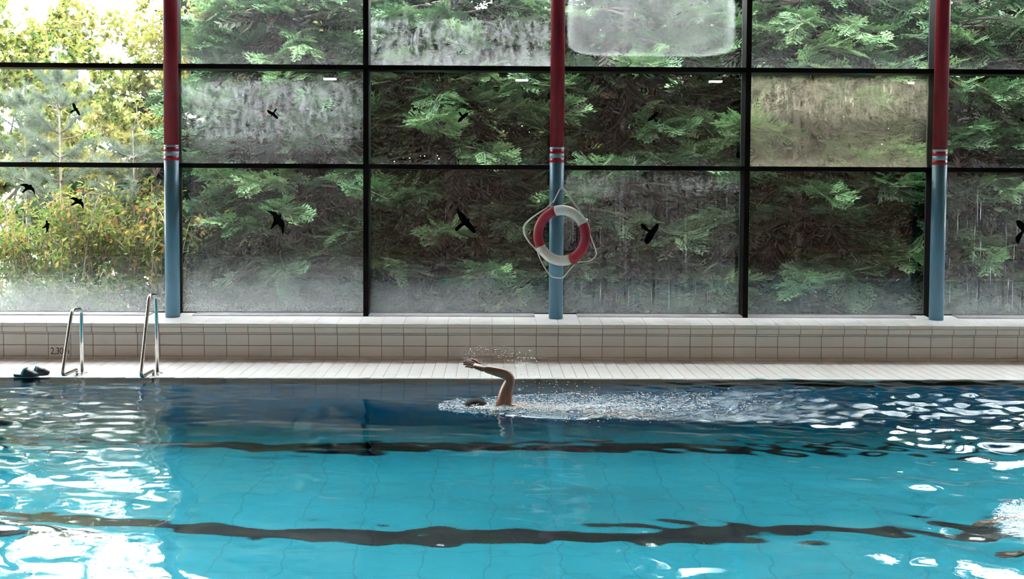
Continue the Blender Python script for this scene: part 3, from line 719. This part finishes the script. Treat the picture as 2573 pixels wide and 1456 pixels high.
sw = thing('person', 'swimmer with dark hair and one bent arm raised, swimming to the left', 'person', (0, -2.93, -.12))
OFS = Vector((0, -2.93, -.12))
def T_(*p): return tuple(Vector(p)-OFS)
V = [T_(.14, -2.86, -.16), T_(-.08, -2.88, -.125), T_(-.26, -2.93, -.038), T_(-.42, -2.925, -.035), T_(-.535, -2.91, -.045),            # pelvis, waist, chest, upper chest, neck
     T_(-.40, -2.985, -.015), T_(-.392, -3.000, .070), T_(-.375, -3.00, .160), T_(-.335, -3.005, .250), T_(-.365, -3.01, .292), T_(-.46, -3.015, .318), T_(-.585, -3.02, .347),  # raised arm
     T_(-.46, -2.77, -.14), T_(-.52, -2.73, -.38), T_(-.44, -2.71, -.60),                                                              # other arm
     T_(.22, -2.94, -.23), T_(.60, -2.95, -.34), T_(.98, -2.95, -.36), T_(1.14, -2.95, -.39),
     T_(.22, -2.78, -.23), T_(.60, -2.78, -.32), T_(.98, -2.78, -.46), T_(1.14, -2.78, -.50)]
Ed = [(0,1),(1,2),(2,3),(3,4),(3,5),(5,6),(6,7),(7,8),(8,9),(9,10),(10,11),(3,12),(12,13),(13,14),(0,15),(15,16),(16,17),(17,18),(0,19),(19,20),(20,21),(21,22)]
Rd = [(.15,.105),(.14,.10),(.155,.105),(.14,.09),(.062,.062), .080,.072,.062,.052,.054,.046,.031, .060,.044,.028, .088,.062,.042,.036, .088,.062,.042,.036]
b = MB(); v_, f_2 = skin(V, Ed, Rd, 0); b.add(v_, f_2)
hand(b, T_(-.590, -3.02, .349), (-.93, -.10, .33), (-.20, .65, -.72), 1.12, .26, 1)
hand(b, T_(-.438, -2.71, -.605), (.25, 0, -.97), (1, 0, .2), 1.0, .12, 1)
hv, hf = ellipsoid(T_(-.655, -2.925, -.034), (.112, .078, .090), 24, 16)
hv2 = []
for p in hv:                       # brow, nose and jaw on the side that faces forward and down
    q = Vector(p)-Vector(T_(-.655, -2.925, -.034)); q2 = Vector(q)
    if q.z < -.02 and q.x < 0: q2.x *= 1.05
    if abs(q.y) < .015 and q.x < -.03 and q.z < -.03: q2 += Vector((-.014, 0, -.010))
    hv2.append(tuple(q2+Vector(T_(-.655, -2.925, -.034))))
b.add(hv2, hf)
for sy in (-1, 1): b.add(*ellipsoid(T_(-.640, -2.925+sy*.078, -.032), (.016, .008, .026), 10, 8))
b.build('body', M['skin'], sw, True)
hv, hf = ellipsoid(T_(-.652, -2.925, -.028), (.116, .084, .094), 28, 18)
keep = [i for i, p in enumerate(hv)]
hc = Vector(T_(-.652, -2.925, -.028))
hf = [f for f in hf if sum(((Vector(hv[i])-hc).z*1.0+(Vector(hv[i])-hc).x*.65) for i in f)/4 > -.030]
hv = [tuple(Vector(p)+(Vector(p)-hc)*.02*math.sin(37*i)) for i, p in enumerate(hv)]
MB().add(hv, hf).build('hair', M['hair'], sw, True)
st = []
for k in range(41):
    a = 2*PI*k/40; st.append(T_(-.655+.121*math.cos(a), -2.925+.0885*math.sin(a), -.016+.030*math.cos(a)))
b = MB(); b.tube(st[:-1], .0042, 6, closed=True); b.build('goggle_strap', M['strap'], sw, True)
b = MB()
for sy in (-1, 1): b.add(*ellipsoid(T_(-.762, -2.925+sy*.032, -.060), (.014, .024, .018), 12, 8))
b.build('goggles', M['clog_dark'], sw, True)
v_, f_2 = skin([T_(.02, -2.87, -.145), T_(.14, -2.86, -.16), T_(.24, -2.94, -.236), T_(.40, -2.945, -.278), T_(.24, -2.78, -.235), T_(.40, -2.78, -.272)], [(0,1),(1,2),(2,3),(1,4),(4,5)], [(.150,.110),(.158,.112),.098,.086,.098,.086], 1)
MB().add(v_, f_2).build('swim_trunks', M['trunks'], sw, True)

s2o = thing('person', 'second swimmer under white splash with arms stretched left, at the right edge', 'person', (2.9, -6.9, -.2))
O2 = Vector((2.9, -6.9, -.2))
def U_(*p): return tuple(Vector(p)-O2)
V = [U_(3.62, -6.86, -.24), U_(3.38, -6.87, -.21), U_(3.14, -6.88, -.17), U_(2.98, -6.88, -.15), U_(2.86, -6.88, -.14),
     U_(2.90, -7.08, -.15), U_(2.66, -7.20, -.15), U_(2.40, -7.31, -.13),
     U_(2.90, -6.68, -.15), U_(2.68, -6.60, -.13), U_(2.50, -6.70, -.10),
     U_(3.72, -6.96, -.27), U_(4.08, -6.97, -.30), U_(4.44, -6.97, -.26), U_(3.72, -6.78, -.27), U_(4.08, -6.78, -.28), U_(4.44, -6.78, -.34)]
Ed = [(0,1),(1,2),(2,3),(3,4),(3,5),(5,6),(6,7),(3,8),(8,9),(9,10),(0,11),(11,12),(12,13),(0,14),(14,15),(15,16)]
Rd = [(.15,.105),(.14,.10),(.155,.105),(.14,.09),(.062,.062),.060,.046,.030,.060,.046,.030,.088,.062,.040,.088,.062,.040]
b = MB(); v_, f_2 = skin(V, Ed, Rd, 0); b.add(v_, f_2)
hand(b, U_(2.395, -7.312, -.13), (-.92, -.40, .03), (0, .1, -1), 1.0, .10, 1)
hand(b, U_(2.495, -6.705, -.10), (-.85, -.45, .05), (0, .1, -1), 1.0, .10, -1)
b.add(*ellipsoid(U_(2.74, -6.88, -.10), (.112, .078, .092), 20, 14)); b.build('body', M['skin'], s2o, True)
hv, hf = ellipsoid(U_(2.745, -6.88, -.094), (.115, .082, .094), 24, 16); hc = Vector(U_(2.745, -6.88, -.094))
hf = [f for f in hf if sum(((Vector(hv[i])-hc).z+(Vector(hv[i])-hc).x*.6) for i in f)/4 > -.03]
MB().add(hv, hf).build('hair', M['hair'], s2o, True)
v_, f_2 = skin([U_(3.52, -6.865, -.22), U_(3.62, -6.86, -.24), U_(3.74, -6.96, -.272), U_(3.88, -6.965, -.285), U_(3.74, -6.78, -.272), U_(3.88, -6.78, -.275)], [(0,1),(1,2),(2,3),(1,4),(4,5)], [(.150,.110),(.158,.112),.098,.086,.098,.086], 1)
MB().add(v_, f_2).build('swim_trunks', M['trunks'], s2o, True)

# ================================================================== SPRAY AND FOAM
ico = bmesh.new(); bmesh.ops.create_icosphere(ico, subdivisions=1, radius=1.0)
OV = np.array([(1,0,0),(-1,0,0),(0,1,0),(0,-1,0),(0,0,1),(0,0,-1)], float); OF = np.array([(0,2,4),(2,1,4),(1,3,4),(3,0,4),(2,0,5),(1,2,5),(3,1,5),(0,3,5)])
IV = np.array([v_.co for v_ in ico.verts]); IF = np.array([[v_.index for v_ in f.verts] for f in ico.faces]); ico.free()
def blobs(name, P, S, mat, label, cat):
    n = len(P); v = (OV[None]*S[:, None, :]+P[:, None, :]).reshape(-1, 3); f = (OF[None]+(np.arange(n)*len(OV))[:, None, None]).reshape(-1, 3)
    o = obj(name, tri_mesh(name, v, f, smooth=True), mat); tag(o, label, cat, kind='stuff'); return o
g = np.random.default_rng(21)
P = []; S = []
def drop(x, y, z, r): P.append((x, y, z)); S.append((r*g.uniform(1, 2.2), r, r*g.uniform(.7, 1)))
for _ in range(230):      # thrown from the raised hand, arching back to the right
    t_ = g.uniform(0, 1)**.8; drop(-.74+t_*.62+g.normal(0, .03), -3.0+g.normal(0, .06), .40+.17*math.sin(min(1, t_*1.15)*PI*.75+.35)-.14*t_+g.normal(0, .045), g.uniform(.0012, .0036))
for _ in range(150): drop(g.normal(-.20, .10), -3.0+g.normal(0, .06), g.normal(.42, .05), g.uniform(.0012, .0040))
for _ in range(120): drop(g.normal(-.70, .05), -3.0+g.normal(0, .03), g.normal(.445, .05), g.uniform(.001, .0024))
for _ in range(160): drop(g.uniform(-.3, .45), -2.9+g.normal(0, .12), abs(g.normal(.10, .07))+.02, g.uniform(.0014, .0045))
for _ in range(200): drop(g.uniform(-.1, 1.3), -2.95+g.normal(0, .16), abs(g.normal(.0, .05))+.01, g.uniform(.0014, .004))
blobs('water_spray', np.array(P), np.array(S), M['drops'], 'fine water drops thrown up by the raised arm', 'spray')
P = []; S = []
def fleck(x, y, r, up=0.0): P.append((x, y, water_z(x, y)+.0015+up)); S.append((r*g.uniform(1, 2.4), r*g.uniform(.8, 1.6), r*g.uniform(.35, .7)))
for _ in range(8000):
    x = -.98+3.0*g.uniform(0, 1)**1.15; uu = x+.98; hw_ = .12+.48*math.sqrt(uu); y = -2.98+.05*uu+g.normal(0, .42)*hw_
    if g.uniform() < .25+.75*math.exp(-((x-.25)/.8)**2): fleck(x, y, g.uniform(.0018, .0055))
for _ in range(1700): fleck(g.normal(.30, .36), -3.07+g.normal(0, .10), g.uniform(.002, .006), g.uniform(0, .02))
for _ in range(700): fleck(g.normal(-.45, .10), -3.10+g.normal(0, .04), g.uniform(.002, .006), g.uniform(0, .02))
for _ in range(420):
    uu = g.uniform(0, 1.3); sgn = g.choice((-1, 1)); fleck(-.98+uu, -2.98+.05*uu+sgn*(.12+.48*math.sqrt(uu))*.9+g.normal(0, .02), g.uniform(.002, .005))
blobs('wake_foam_glints', np.array(P), np.array(S), M['foam'], 'white foam, bubbles and painted glints around the swimmer with raised arm', 'foam')  # flecks are partly foam, partly painted glints on the chop
P = []; S = []
for _ in range(4500):
    a = g.uniform(0, 2*PI); r = math.sqrt(g.uniform())*.46; x = 2.90+r*math.cos(a)*.95; y = -6.88+r*math.sin(a)
    if g.uniform() < 1.1-r*1.2: fleck(x, y, g.uniform(.0014, .0048), g.uniform(0, .03)*(1-r))
blobs('splash_foam', np.array(P), np.array(S), M['foam'], 'white splash around the second swimmer at the right edge', 'foam')

# ================================================================== VEGETATION
def spray_tpl(seed, detail=True, lw=.045):
    """flat feathery cypress spray of unit length along +x"""
    g = np.random.default_rng(seed); v = []; f = []
    def blade(p, d, ln, w, z0=0.0):
        p = np.array(p); d = np.array(d)/np.linalg.norm(d); q = np.array([-d[1], d[0], 0]); k = len(v)
        v.extend([p, p+d*ln*.45+q*w+np.array([0, 0, g.normal(0, .01)]), p+d*ln+np.array([0, 0, -.06*ln+g.normal(0, .01)]), p+d*ln*.45-q*w+np.array([0, 0, g.normal(0, .01)])])
        f.extend([(k, k+1, k+2), (k, k+2, k+3)])
    def tri(p, d, ln, w):
        p = np.array(p); d = np.array(d)/np.linalg.norm(d); q = np.array([-d[1], d[0], 0]); k = len(v)
        v.extend([p-q*w, p+q*w, p+d*ln+np.array([0, 0, g.normal(0, .012)])]); f.append((k, k+1, k+2))
    blade((0, 0, 0), (1, 0, 0), 1.0, .035)
    n = 6
    for i in range(n):
        t_ = .10+.80*i/(n-1); z = -.10*t_*t_
        for s in (-1, 1):
            ln = (.46*(1-t_)**.65+.12)*g.uniform(.8, 1.15); a = math.radians(g.uniform(34, 50))*s
            p = np.array([t_, 0, z]); d = np.array([math.cos(a), math.sin(a), g.normal(.0, .10)-.05]); d /= np.linalg.norm(d)
            blade(p, d, ln, (.042 if detail else lw)*g.uniform(.8, 1.2))
            if detail:
                m = 2
                for j in range(m):
                    tt = .28+.5*j/max(1, m-1); pp = p+d*ln*tt
                    for s2 in (-1, 1):
                        a2 = a+math.radians(g.uniform(26, 44))*s2; tri(pp, (math.cos(a2), math.sin(a2), g.normal(0, .12)), ln*(.46-.16*tt)*g.uniform(.8, 1.25), .036)
    return np.array(v), np.array(f)
SPR = [spray_tpl(s) for s in (1, 2, 3)]; SPR_LO = [spray_tpl(s, False) for s in (4, 5)]; SPR_BACK = [spray_tpl(s, False, .085) for s in (6, 7)]
def place(tpls, pos, X, Y, Z, size, g, rnd):
    """pos, X,Y,Z axes (n,3), size (n,), rnd (n,) -> joined verts, tris, face rnd"""
    which = g.integers(0, len(tpls), len(pos)); VV = []; FF = []; RR = []; off = 0
    for k, (tv, tf) in enumerate(tpls):
        s = which == k; n = int(s.sum())
        if not n: continue
        vv = pos[s][:, None]+size[s][:, None, None]*(tv[None, :, 0:1]*X[s][:, None]+tv[None, :, 1:2]*Y[s][:, None]+tv[None, :, 2:3]*Z[s][:, None])
        ff = tf[None]+(np.arange(n)*len(tv))[:, None, None]+off
        VV.append(vv.reshape(-1, 3)); FF.append(ff.reshape(-1, 3)); off += n*len(tv)
        RR.append(np.clip(np.repeat(rnd[s], len(tf))+g.normal(0, .07, n*len(tf)), 0, 1))
    return np.concatenate(VV), np.concatenate(FF), np.concatenate(RR)
def frame_from(D, g, roll=.35):
    D = D/np.linalg.norm(D, axis=1, keepdims=True); up = np.tile([0., 0., 1.], (len(D), 1))
    Yv = np.cross(up, D); Yv /= np.linalg.norm(Yv, axis=1, keepdims=True)+1e-9; Zv = np.cross(D, Yv)
    a = g.normal(0, roll, len(D))[:, None]
    return D, Yv*np.cos(a)+Zv*np.sin(a), Zv*np.cos(a)-Yv*np.sin(a)
def conifer(x, y, H_, R_, seed, label, nb=110, nspr=44, lo=False, mat='cypress', smin=.24, smax=.42, dead=.12, zlow=.25):
    g = np.random.default_rng(seed)
    root = thing('cypress_tree', label, 'tree', (x, y, -.15), group='cypress trees outside')
    MB().tube([(0, 0, 0), (.02, .03, H_*.3), (-.03, 0, H_*.65), (0, 0, H_*.98)], [.085, .07, .045, .012], 10).build('trunk', M['bark'], root, True)
    br = MB(); P = []; D = []; S = []; K = []; F = []
    for i in range(nb):
        zz = zlow+(H_-zlow-.10)*((i+.5)/nb)**1.02+g.normal(0, .08); rel = min(.99, max(0, zz/H_))
        L = R_*(1-rel**3.4)**.75*(.82+.18*min(1, zz/1.0))*g.uniform(.66, 1.14)+.12
        az = i*2.39996+g.normal(0, .25); up0 = g.uniform(.05, .40); dr = g.uniform(.25, .60)
        dh = np.array([math.cos(az), math.sin(az), 0]); base = np.array([0, 0, zz]); sw = g.normal(0, .18); sd = np.array([-dh[1], dh[0], 0])
        front = dh[1] < .35
        fn = lambda t_: base+dh*L*t_+sd*sw*L*t_*t_+np.array([0, 0, L*(up0*t_-dr*t_*t_+.18*t_**3)])
        br.tube([fn(k/5) for k in range(6)], [.022, .018, .014, .010, .007, .003], 4, cap=False)
        nn = int(nspr*(.45+.55*L/R_)*(1 if front else .6)); fan = g.uniform(.10, .26)
        tone = g.normal(.58, .18)
        for k in range(nn):
            t_ = .20+.80*((k+g.uniform())/nn)**.85
            p = fn(t_); tg = fn(min(1, t_+.03))-fn(t_-.03); tg /= np.linalg.norm(tg)
            s = -1 if k % 2 else 1; ya = s*g.uniform(.10, 1.1)*(1 if t_ < .92 else .4)
            d = tg*math.cos(ya)+sd*math.sin(ya); d[2] += g.normal(.12, .26)
            size = g.uniform(smin, smax)*(.70+.40*(t_ > .40))
            P.append(p+sd*s*g.uniform(0, fan)*(1.1-t_*.6)+np.array([0, 0, g.normal(0, .04)])); D.append(d); S.append(size); F.append((front, np.clip(tone+g.normal(0, .15), 0, 1)))
            K.append(g.uniform() < dead*(2.2 if t_ < .45 else .22))
    for _ in range(int(nb*3.5)):          # old brown twigs close to the trunk
        a_ = g.uniform(0, 2*PI); r0 = g.uniform(.05, .45)*R_; zz = g.uniform(zlow*.5, H_*.82)
        P.append(np.array([math.cos(a_)*r0, math.sin(a_)*r0, zz])); D.append(np.array([math.cos(a_+g.normal(0, .8)), math.sin(a_+g.normal(0, .8)), g.normal(-.3, .4)])); S.append(g.uniform(.30, .52)); K.append(True); F.append((False, g.uniform(0, .75)))
    P = np.array(P); D = np.array(D); S = np.array(S); K = np.array(K); FR = np.array([q[0] for q in F]); TN = np.array([q[1] for q in F])
    o = br.build('branches', M['twig'], root); o['kind'] = 'stuff'
    for nm, sel, mm in (('foliage', ~K, mat), ('dead_foliage', K, 'dead')):
        if not sel.any(): continue
        Dd = D.copy()
        if nm == 'dead_foliage': Dd[:, 2] -= .45
        parts = []
        for hi in (True, False):
            q = sel & (FR == hi)
            if not q.any(): continue
            X, Yv, Z = frame_from(Dd[q], g, .45)
            parts.append(place(SPR_BACK if lo else (SPR_LO if not hi else SPR), P[q], X, Yv, Z, S[q]*(1.0 if hi and not lo else 1.2), g, TN[q]))
        off = 0; VV = []; FF = []; RR = []
        for v, f, r in parts: VV.append(v); FF.append(f+off); RR.append(r); off += len(v)
        o = obj(nm, tri_mesh(nm, np.concatenate(VV), np.concatenate(FF), {'rnd': np.concatenate(RR)}), M[mm], root); o['kind'] = 'stuff'
    return root
conifer(-3.50, 4.7, 5.9, 1.80, 101, 'dark cypress tree seen just right of the left column', dead=.22, zlow=.9)
conifer(-1.15, 4.4, 6.0, 1.95, 102, 'cypress tree behind the panes left of the lifebuoy')
conifer(1.45, 4.3, 5.7, 2.00, 103, 'cypress tree behind the panes right of the lifebuoy', zlow=.15)
conifer(3.95, 4.1, 5.9, 2.00, 104, 'bright green cypress tree behind the clear lower pane left of the right column')
conifer(6.45, 4.5, 5.8, 1.95, 105, 'cypress tree behind the dripping panes right of the right column')
conifer(9.3, 5.0, 5.4, 1.9, 106, 'cypress tree beyond the right edge of the view', nb=60, nspr=20, lo=True)
for k, (x, y, h, r) in enumerate(((-4.7, 8.9, 6.1, 1.6), (-2.2, 8.4, 6.3, 1.8), (.7, 8.8, 6.5, 2.0), (3.4, 8.6, 6.3, 2.0), (6.2, 8.8, 6.4, 2.0), (9.4, 9.0, 6.3, 2.1))):
    conifer(x, y, h, r, 120+k, 'shade-toned cypress in the row behind, %s from the left' % ('first', 'second', 'third', 'fourth', 'fifth', 'sixth')[k], nb=92, nspr=36, lo=True, mat='cypress_shade_toned', smin=.44, smax=.70, dead=.15)

# ---- broad-leaved trees and shrubs
def leaf_tpl(kind):
    if kind == 'maple':
        R_ = [1.0, .42, .86, .38, .62, .25, .12, .25, .62, .38, .86, .42]; n = len(R_)
        v = [(.0, 0, .05)]+[(R_[k]*math.cos(2*PI*k/n)*.62+.35, R_[k]*math.sin(2*PI*k/n)*.62, -.05*R_[k]) for k in range(n)]
        return np.array(v), np.array([(0, 1+k, 1+(k+1) % n) for k in range(n)])
    v = [(0, 0, 0), (.35, .22, .05), (.7, .17, .03), (1, 0, -.06), (.7, -.17, .03), (.35, -.22, .05), (.5, 0, -.02)]
    return np.array(v), np.array([(0, 6, 1), (1, 6, 2), (2, 6, 3), (3, 6, 4), (4, 6, 5), (5, 6, 0)])
def needle_tpl(seed):
    g = np.random.default_rng(seed); v = []; f = []
    for k in range(26):
        x = k/26*.75; a = k*2.4; d = np.array([.62, math.cos(a)*.6, math.sin(a)*.6]); d /= np.linalg.norm(d); p = np.array([x, 0, 0]); q = np.cross(d, g.normal(size=3)); q /= np.linalg.norm(q); n0 = len(v)
        v += [p-q*.016, p+q*.016, p+d*g.uniform(.42, .62)]; f.append((n0, n0+1, n0+2))
    return np.array(v), np.array(f)
MAPLE = [leaf_tpl('maple')]; OVAL = [leaf_tpl('oval')]; NEED = [needle_tpl(1), needle_tpl(2)]
def grow(g, p, d, L, r, depth, segs, twigs, spread=.7, up=.15, nk=3):
    pts = [np.array(p, float)]; d = np.array(d, float); n = 5
    for i in range(n):
        d = d+g.normal(0, .16, 3)+np.array([0, 0, up*.25]); d /= np.linalg.norm(d); pts.append(pts[-1]+d*L/n)
    rr = [max(.003, r*(1-.62*i/n)) for i in range(n+1)]; segs.append((pts, rr))
    if depth == 0: twigs.append(pts); return
    for k in range(nk+(depth > 1)):
        i = int(g.integers(2, n+1)); a = g.normal(0, 1, 3); a -= d*a.dot(d); a /= np.linalg.norm(a)
        dd = d*math.cos(spread)+a*math.sin(spread)*g.uniform(.7, 1.2); dd[2] += up
        grow(g, pts[i], dd/np.linalg.norm(dd), L*g.uniform(.55, .78), rr[i]*.62, depth-1, segs, twigs, spread, up, nk)
def broadleaf(name, cat, label, loc, seed, mat, tpl, starts, leaf, per, depth, spread=.7, up=.15, nk=3, droop=.35, bark='bark_light', group=None):
    g = np.random.default_rng(seed); root = thing(name, label, cat, loc, group=group); segs = []; twigs = []
    for (p, d, L, r) in starts: grow(g, p, d, L, r, depth, segs, twigs, spread, up, nk)
    ns = len(starts); tb = MB()
    k0 = 0
    trunk = MB(); trunk.tube(*segs[0], 8); trunk.build('trunk' if cat == 'tree' else 'stem', M[bark], root, True)
    for s in segs[1:]: tb.tube(s[0], s[1], 4, cap=False)
    o = tb.build('branches', M['twig'], root); o['kind'] = 'stuff'
    P = []; D = []
    for tw in twigs:
        for _ in range(per):
            i = int(g.integers(0, len(tw)-1)); a = g.uniform(); p = tw[i]*(1-a)+tw[i+1]*a; d = g.normal(0, 1, 3); d[2] -= droop; P.append(p+g.normal(0, .03, 3)); D.append(d)
    P = np.array(P); D = np.array(D); X, Yv, Z = frame_from(D, g, .8)
    cl = g.uniform(0, 1, len(P)); v, f, r = place(tpl, P, X, Yv, Z, g.uniform(.7, 1.25, len(P))*leaf, g, cl)
    o = obj('foliage', tri_mesh('foliage', v, f, {'rnd': r}), M[mat], root); o['kind'] = 'stuff'
    return root, twigs
broadleaf('maple_tree', 'tree', 'yellow-green maple tree at the far left', (-9.0, 7.2, -.15), 31, 'maple', MAPLE,
          [((0, 0, 0), (.05, 0, 1), 2.6, .10), ((0, 0, 1.4), (.5, -.2, .9), 1.9, .05), ((0, 0, 1.8), (-.3, -.3, 1), 1.9, .05), ((0, 0, 2.2), (.1, .3, 1), 2.0, .05), ((0, 0, .9), (.55, -.4, .6), 1.5, .04)], .15, 30, 3, .75, .12, 3)
broadleaf('birch_tree', 'tree', 'slender yellowing tree left of the left column', (-6.1, 7.6, -.15), 32, 'yellow', OVAL,
          [((0, 0, 0), (-.05, 0, 1), 3.0, .08), ((0, 0, 1.6), (-.5, -.2, 1), 1.9, .04), ((0, 0, 2.2), (.5, 0, 1), 2.0, .04), ((0, 0, 2.8), (-.1, .2, 1), 1.9, .035), ((0, 0, 1.1), (.4, -.4, .8), 1.6, .03)], .12, 36, 3, .72, .10, 3)
broadleaf('young_tree', 'tree', 'small green and yellow tree between maple and cypress', (-7.4, 9.6, -.15), 33, 'yellow', OVAL,
          [((0, 0, 0), (.02, 0, 1), 2.2, .06), ((0, 0, 1.0), (.5, -.2, 1), 1.4, .03), ((0, 0, 1.2), (-.5, 0, .9), 1.4, .03)], .14, 34, 3, .75, .1, 3)
# young pines with visible whorls
def pine(x, y, h, seed, label):
    g = np.random.default_rng(seed); root = thing('young_pine', label, 'tree', (x, y, -.15), group='young pines outside')
    MB().tube([(0, 0, 0), (.02, 0, h*.4), (-.01, 0, h)], [.035, .024, .005], 8).build('trunk', M['bark_light'], root, True)
    br = MB(); P = []; D = []
    for lev in np.arange(.35, h-.15, .36):
        for k in range(6):
            az = g.uniform(0, 2*PI); L = (.95*(1-lev/h)+.22)*g.uniform(.7, 1.15); e = g.uniform(.25, .6)
            d = np.array([math.cos(az), math.sin(az), e]); d /= np.linalg.norm(d); pts = [np.array([0, 0, lev])+d*L*t_+np.array([0, 0, .18*L*t_*t_]) for t_ in (0, .35, .7, 1)]
            br.tube(pts, [.010, .008, .006, .003], 4, cap=False)
            for t_ in np.arange(.22, 1.01, .095):
                p = pts[0]+d*L*t_+np.array([0, 0, .18*L*t_*t_])
                for s in range(2):
                    dd = d+g.normal(0, .45, 3)+np.array([0, 0, .25]); P.append(p); D.append(dd)
    for lev in np.arange(h*.5, h+.01, .06): P.append(np.array([0, 0, lev])); D.append(np.array([g.normal(0, .2), g.normal(0, .2), 1]))
    o = br.build('branches', M['twig'], root); o['kind'] = 'stuff'
    P = np.array(P); D = np.array(D); X, Yv, Z = frame_from(D, g, 1.0)
    v, f, r = place(NEED, P, X, Yv, Z, g.uniform(.13, .20, len(P)), g, g.uniform(0, 1, len(P)))
    o = obj('needles', tri_mesh('needles', v, f, {'rnd': r}), M['pine'], root); o['kind'] = 'stuff'
pine(-6.93, 4.6, 4.1, 41, 'taller young grey-green pine behind the left panes')
pine(-7.55, 4.9, 3.6, 42, 'shorter young grey-green pine at the left edge')
pine(-5.75, 4.3, 2.9, 43, 'small young pine close to the left column')
# rose hedge with hips, brambles below
def shrub(label, x0, x1, y, n, h0, h1, seed, mat, leaf, per, name='rose_bush', hips=0, group='shrubs outside', arch=.8):
    g = np.random.default_rng(seed); xc = (x0+x1)/2; root = thing(name, label, 'shrub', (xc, y, -.15), group=group)
    br = MB(); P = []; D = []; HP = []
    for i in range(n):
        bx = g.uniform(x0, x1)-xc; by = g.normal(0, .28); hh = g.uniform(h0, h1); az = g.uniform(0, 2*PI); rc = g.uniform(.2, arch)
        c = [np.array([bx, by, 0]), np.array([bx+.25*rc*math.cos(az), by+.25*rc*math.sin(az), hh*.55]), np.array([bx+.6*rc*math.cos(az), by+.6*rc*math.sin(az), hh*.92]), np.array([bx+rc*math.cos(az), by+rc*math.sin(az), hh*.86])]
        c = [np.array(p) for p in smooth_path(c, 4)]
        br.tube(c, [.007]*len(c), 4, cap=False)
        for _ in range(per):
            k = int(len(c)*g.uniform(.15, .999)); P.append(c[k]+g.normal(0, .075, 3)); d = g.normal(0, 1, 3); d[2] -= .2; D.append(d)
        for _ in range(hips): HP.append(c[int(len(c)*g.uniform(.3, .999))]+g.normal(0, .06, 3))
    o = br.build('stems', M['twig'], root); o['kind'] = 'stuff'
    P = np.array(P); D = np.array(D); X, Yv, Z = frame_from(D, g, .8)
    v, f, r = place(OVAL, P, X, Yv, Z, g.uniform(.7, 1.3, len(P))*leaf, g, np.clip(g.uniform(0, 1, len(P))*.85+.15*g.uniform(), 0, 1))
    o = obj('foliage', tri_mesh('foliage', v, f, {'rnd': r}), M[mat], root); o['kind'] = 'stuff'
    if HP:
        HP = np.array(HP); n_ = len(HP); v = (IV[None]*.010+HP[:, None, :]).reshape(-1, 3); f = (IF[None]+(np.arange(n_)*len(IV))[:, None, None]).reshape(-1, 3)
        o = obj('rose_hips', tri_mesh('rose_hips', v, f, smooth=True), M['hip'], root); o['kind'] = 'stuff'
shrub('rose bush with red hips and autumn leaves behind the lower left pane', -7.3, -5.9, 3.4, 60, 1.3, 2.15, 51, 'rose', .085, 80, hips=5)
shrub('yellow and orange leaved shrub just left of the left column', -6.1, -5.0, 3.9, 34, 1.4, 2.3, 52, 'rose', .09, 75, hips=1)
shrub('low pale green bramble below the rose bush', -7.5, -5.5, 2.7, 55, .45, 1.05, 53, 'bramble', .075, 75, name='bramble', arch=.5)
shrub('dark green low shrub at the foot of the left cypress', -5.5, -2.6, 3.4, 40, .3, .75, 54, 'hedge', .07, 55, name='low_shrub', arch=.5)
shrub('yellow leaved shrub showing through gaps behind the middle cypresses', -1.6, 2.0, 6.7, 40, 1.6, 3.4, 55, 'yellow', .12, 60, name='yellow_shrub')
shrub('dark evergreen hedge closing the view behind the cypresses', -10.0, 12.0, 11.5, 190, 1.5, 2.9, 57, 'hedge', .26, 85, name='hedge', arch=.7)
shrub('dark broad shrub low behind the left cypress', -6.6, -2.2, 6.3, 120, .9, 2.0, 58, 'hedge', .13, 120, name='dark_shrub', arch=.5)
shrub('crimson leaf patch glimpsed between cypresses left of the lifebuoy', .1, .75, 6.2, 14, .7, 1.35, 56, 'crimson', .10, 60, name='crimson_leaf_patch', arch=.35)  # leaf cluster put in for a red patch of unclear kind
broadleaf('lime_tree', 'tree', 'bushy yellow-green tree filling the gap behind the young pines', (-9.0, 12.0, -.15), 38, 'maple', OVAL,
          [((0, 0, 0), (.05, 0, 1), 2.4, .08), ((0, 0, .8), (.7, 0, .8), 1.8, .05), ((0, 0, .8), (-.7, 0, .8), 1.8, .05), ((0, 0, 1.6), (.3, -.2, 1), 1.6, .04)], .16, 26, 3, .8, .1, 3)
for k, (x, y, s) in enumerate(((-13.5, 17, 34), (-10.2, 19, 35), (-17.5, 18, 36))):
    broadleaf('garden_tree', 'tree', 'pale green tree far behind at the left, %s one' % ('middle', 'right', 'left')[k], (x, y, -.15), s, 'yellow', MAPLE,
              [((0, 0, 0), (0, 0, 1), 1.6, .10), ((0, 0, .7), (.5, 0, .8), 1.3, .05), ((0, 0, .7), (-.5, 0, .8), 1.3, .05)], .24, 9, 3, .8, .1, 3)
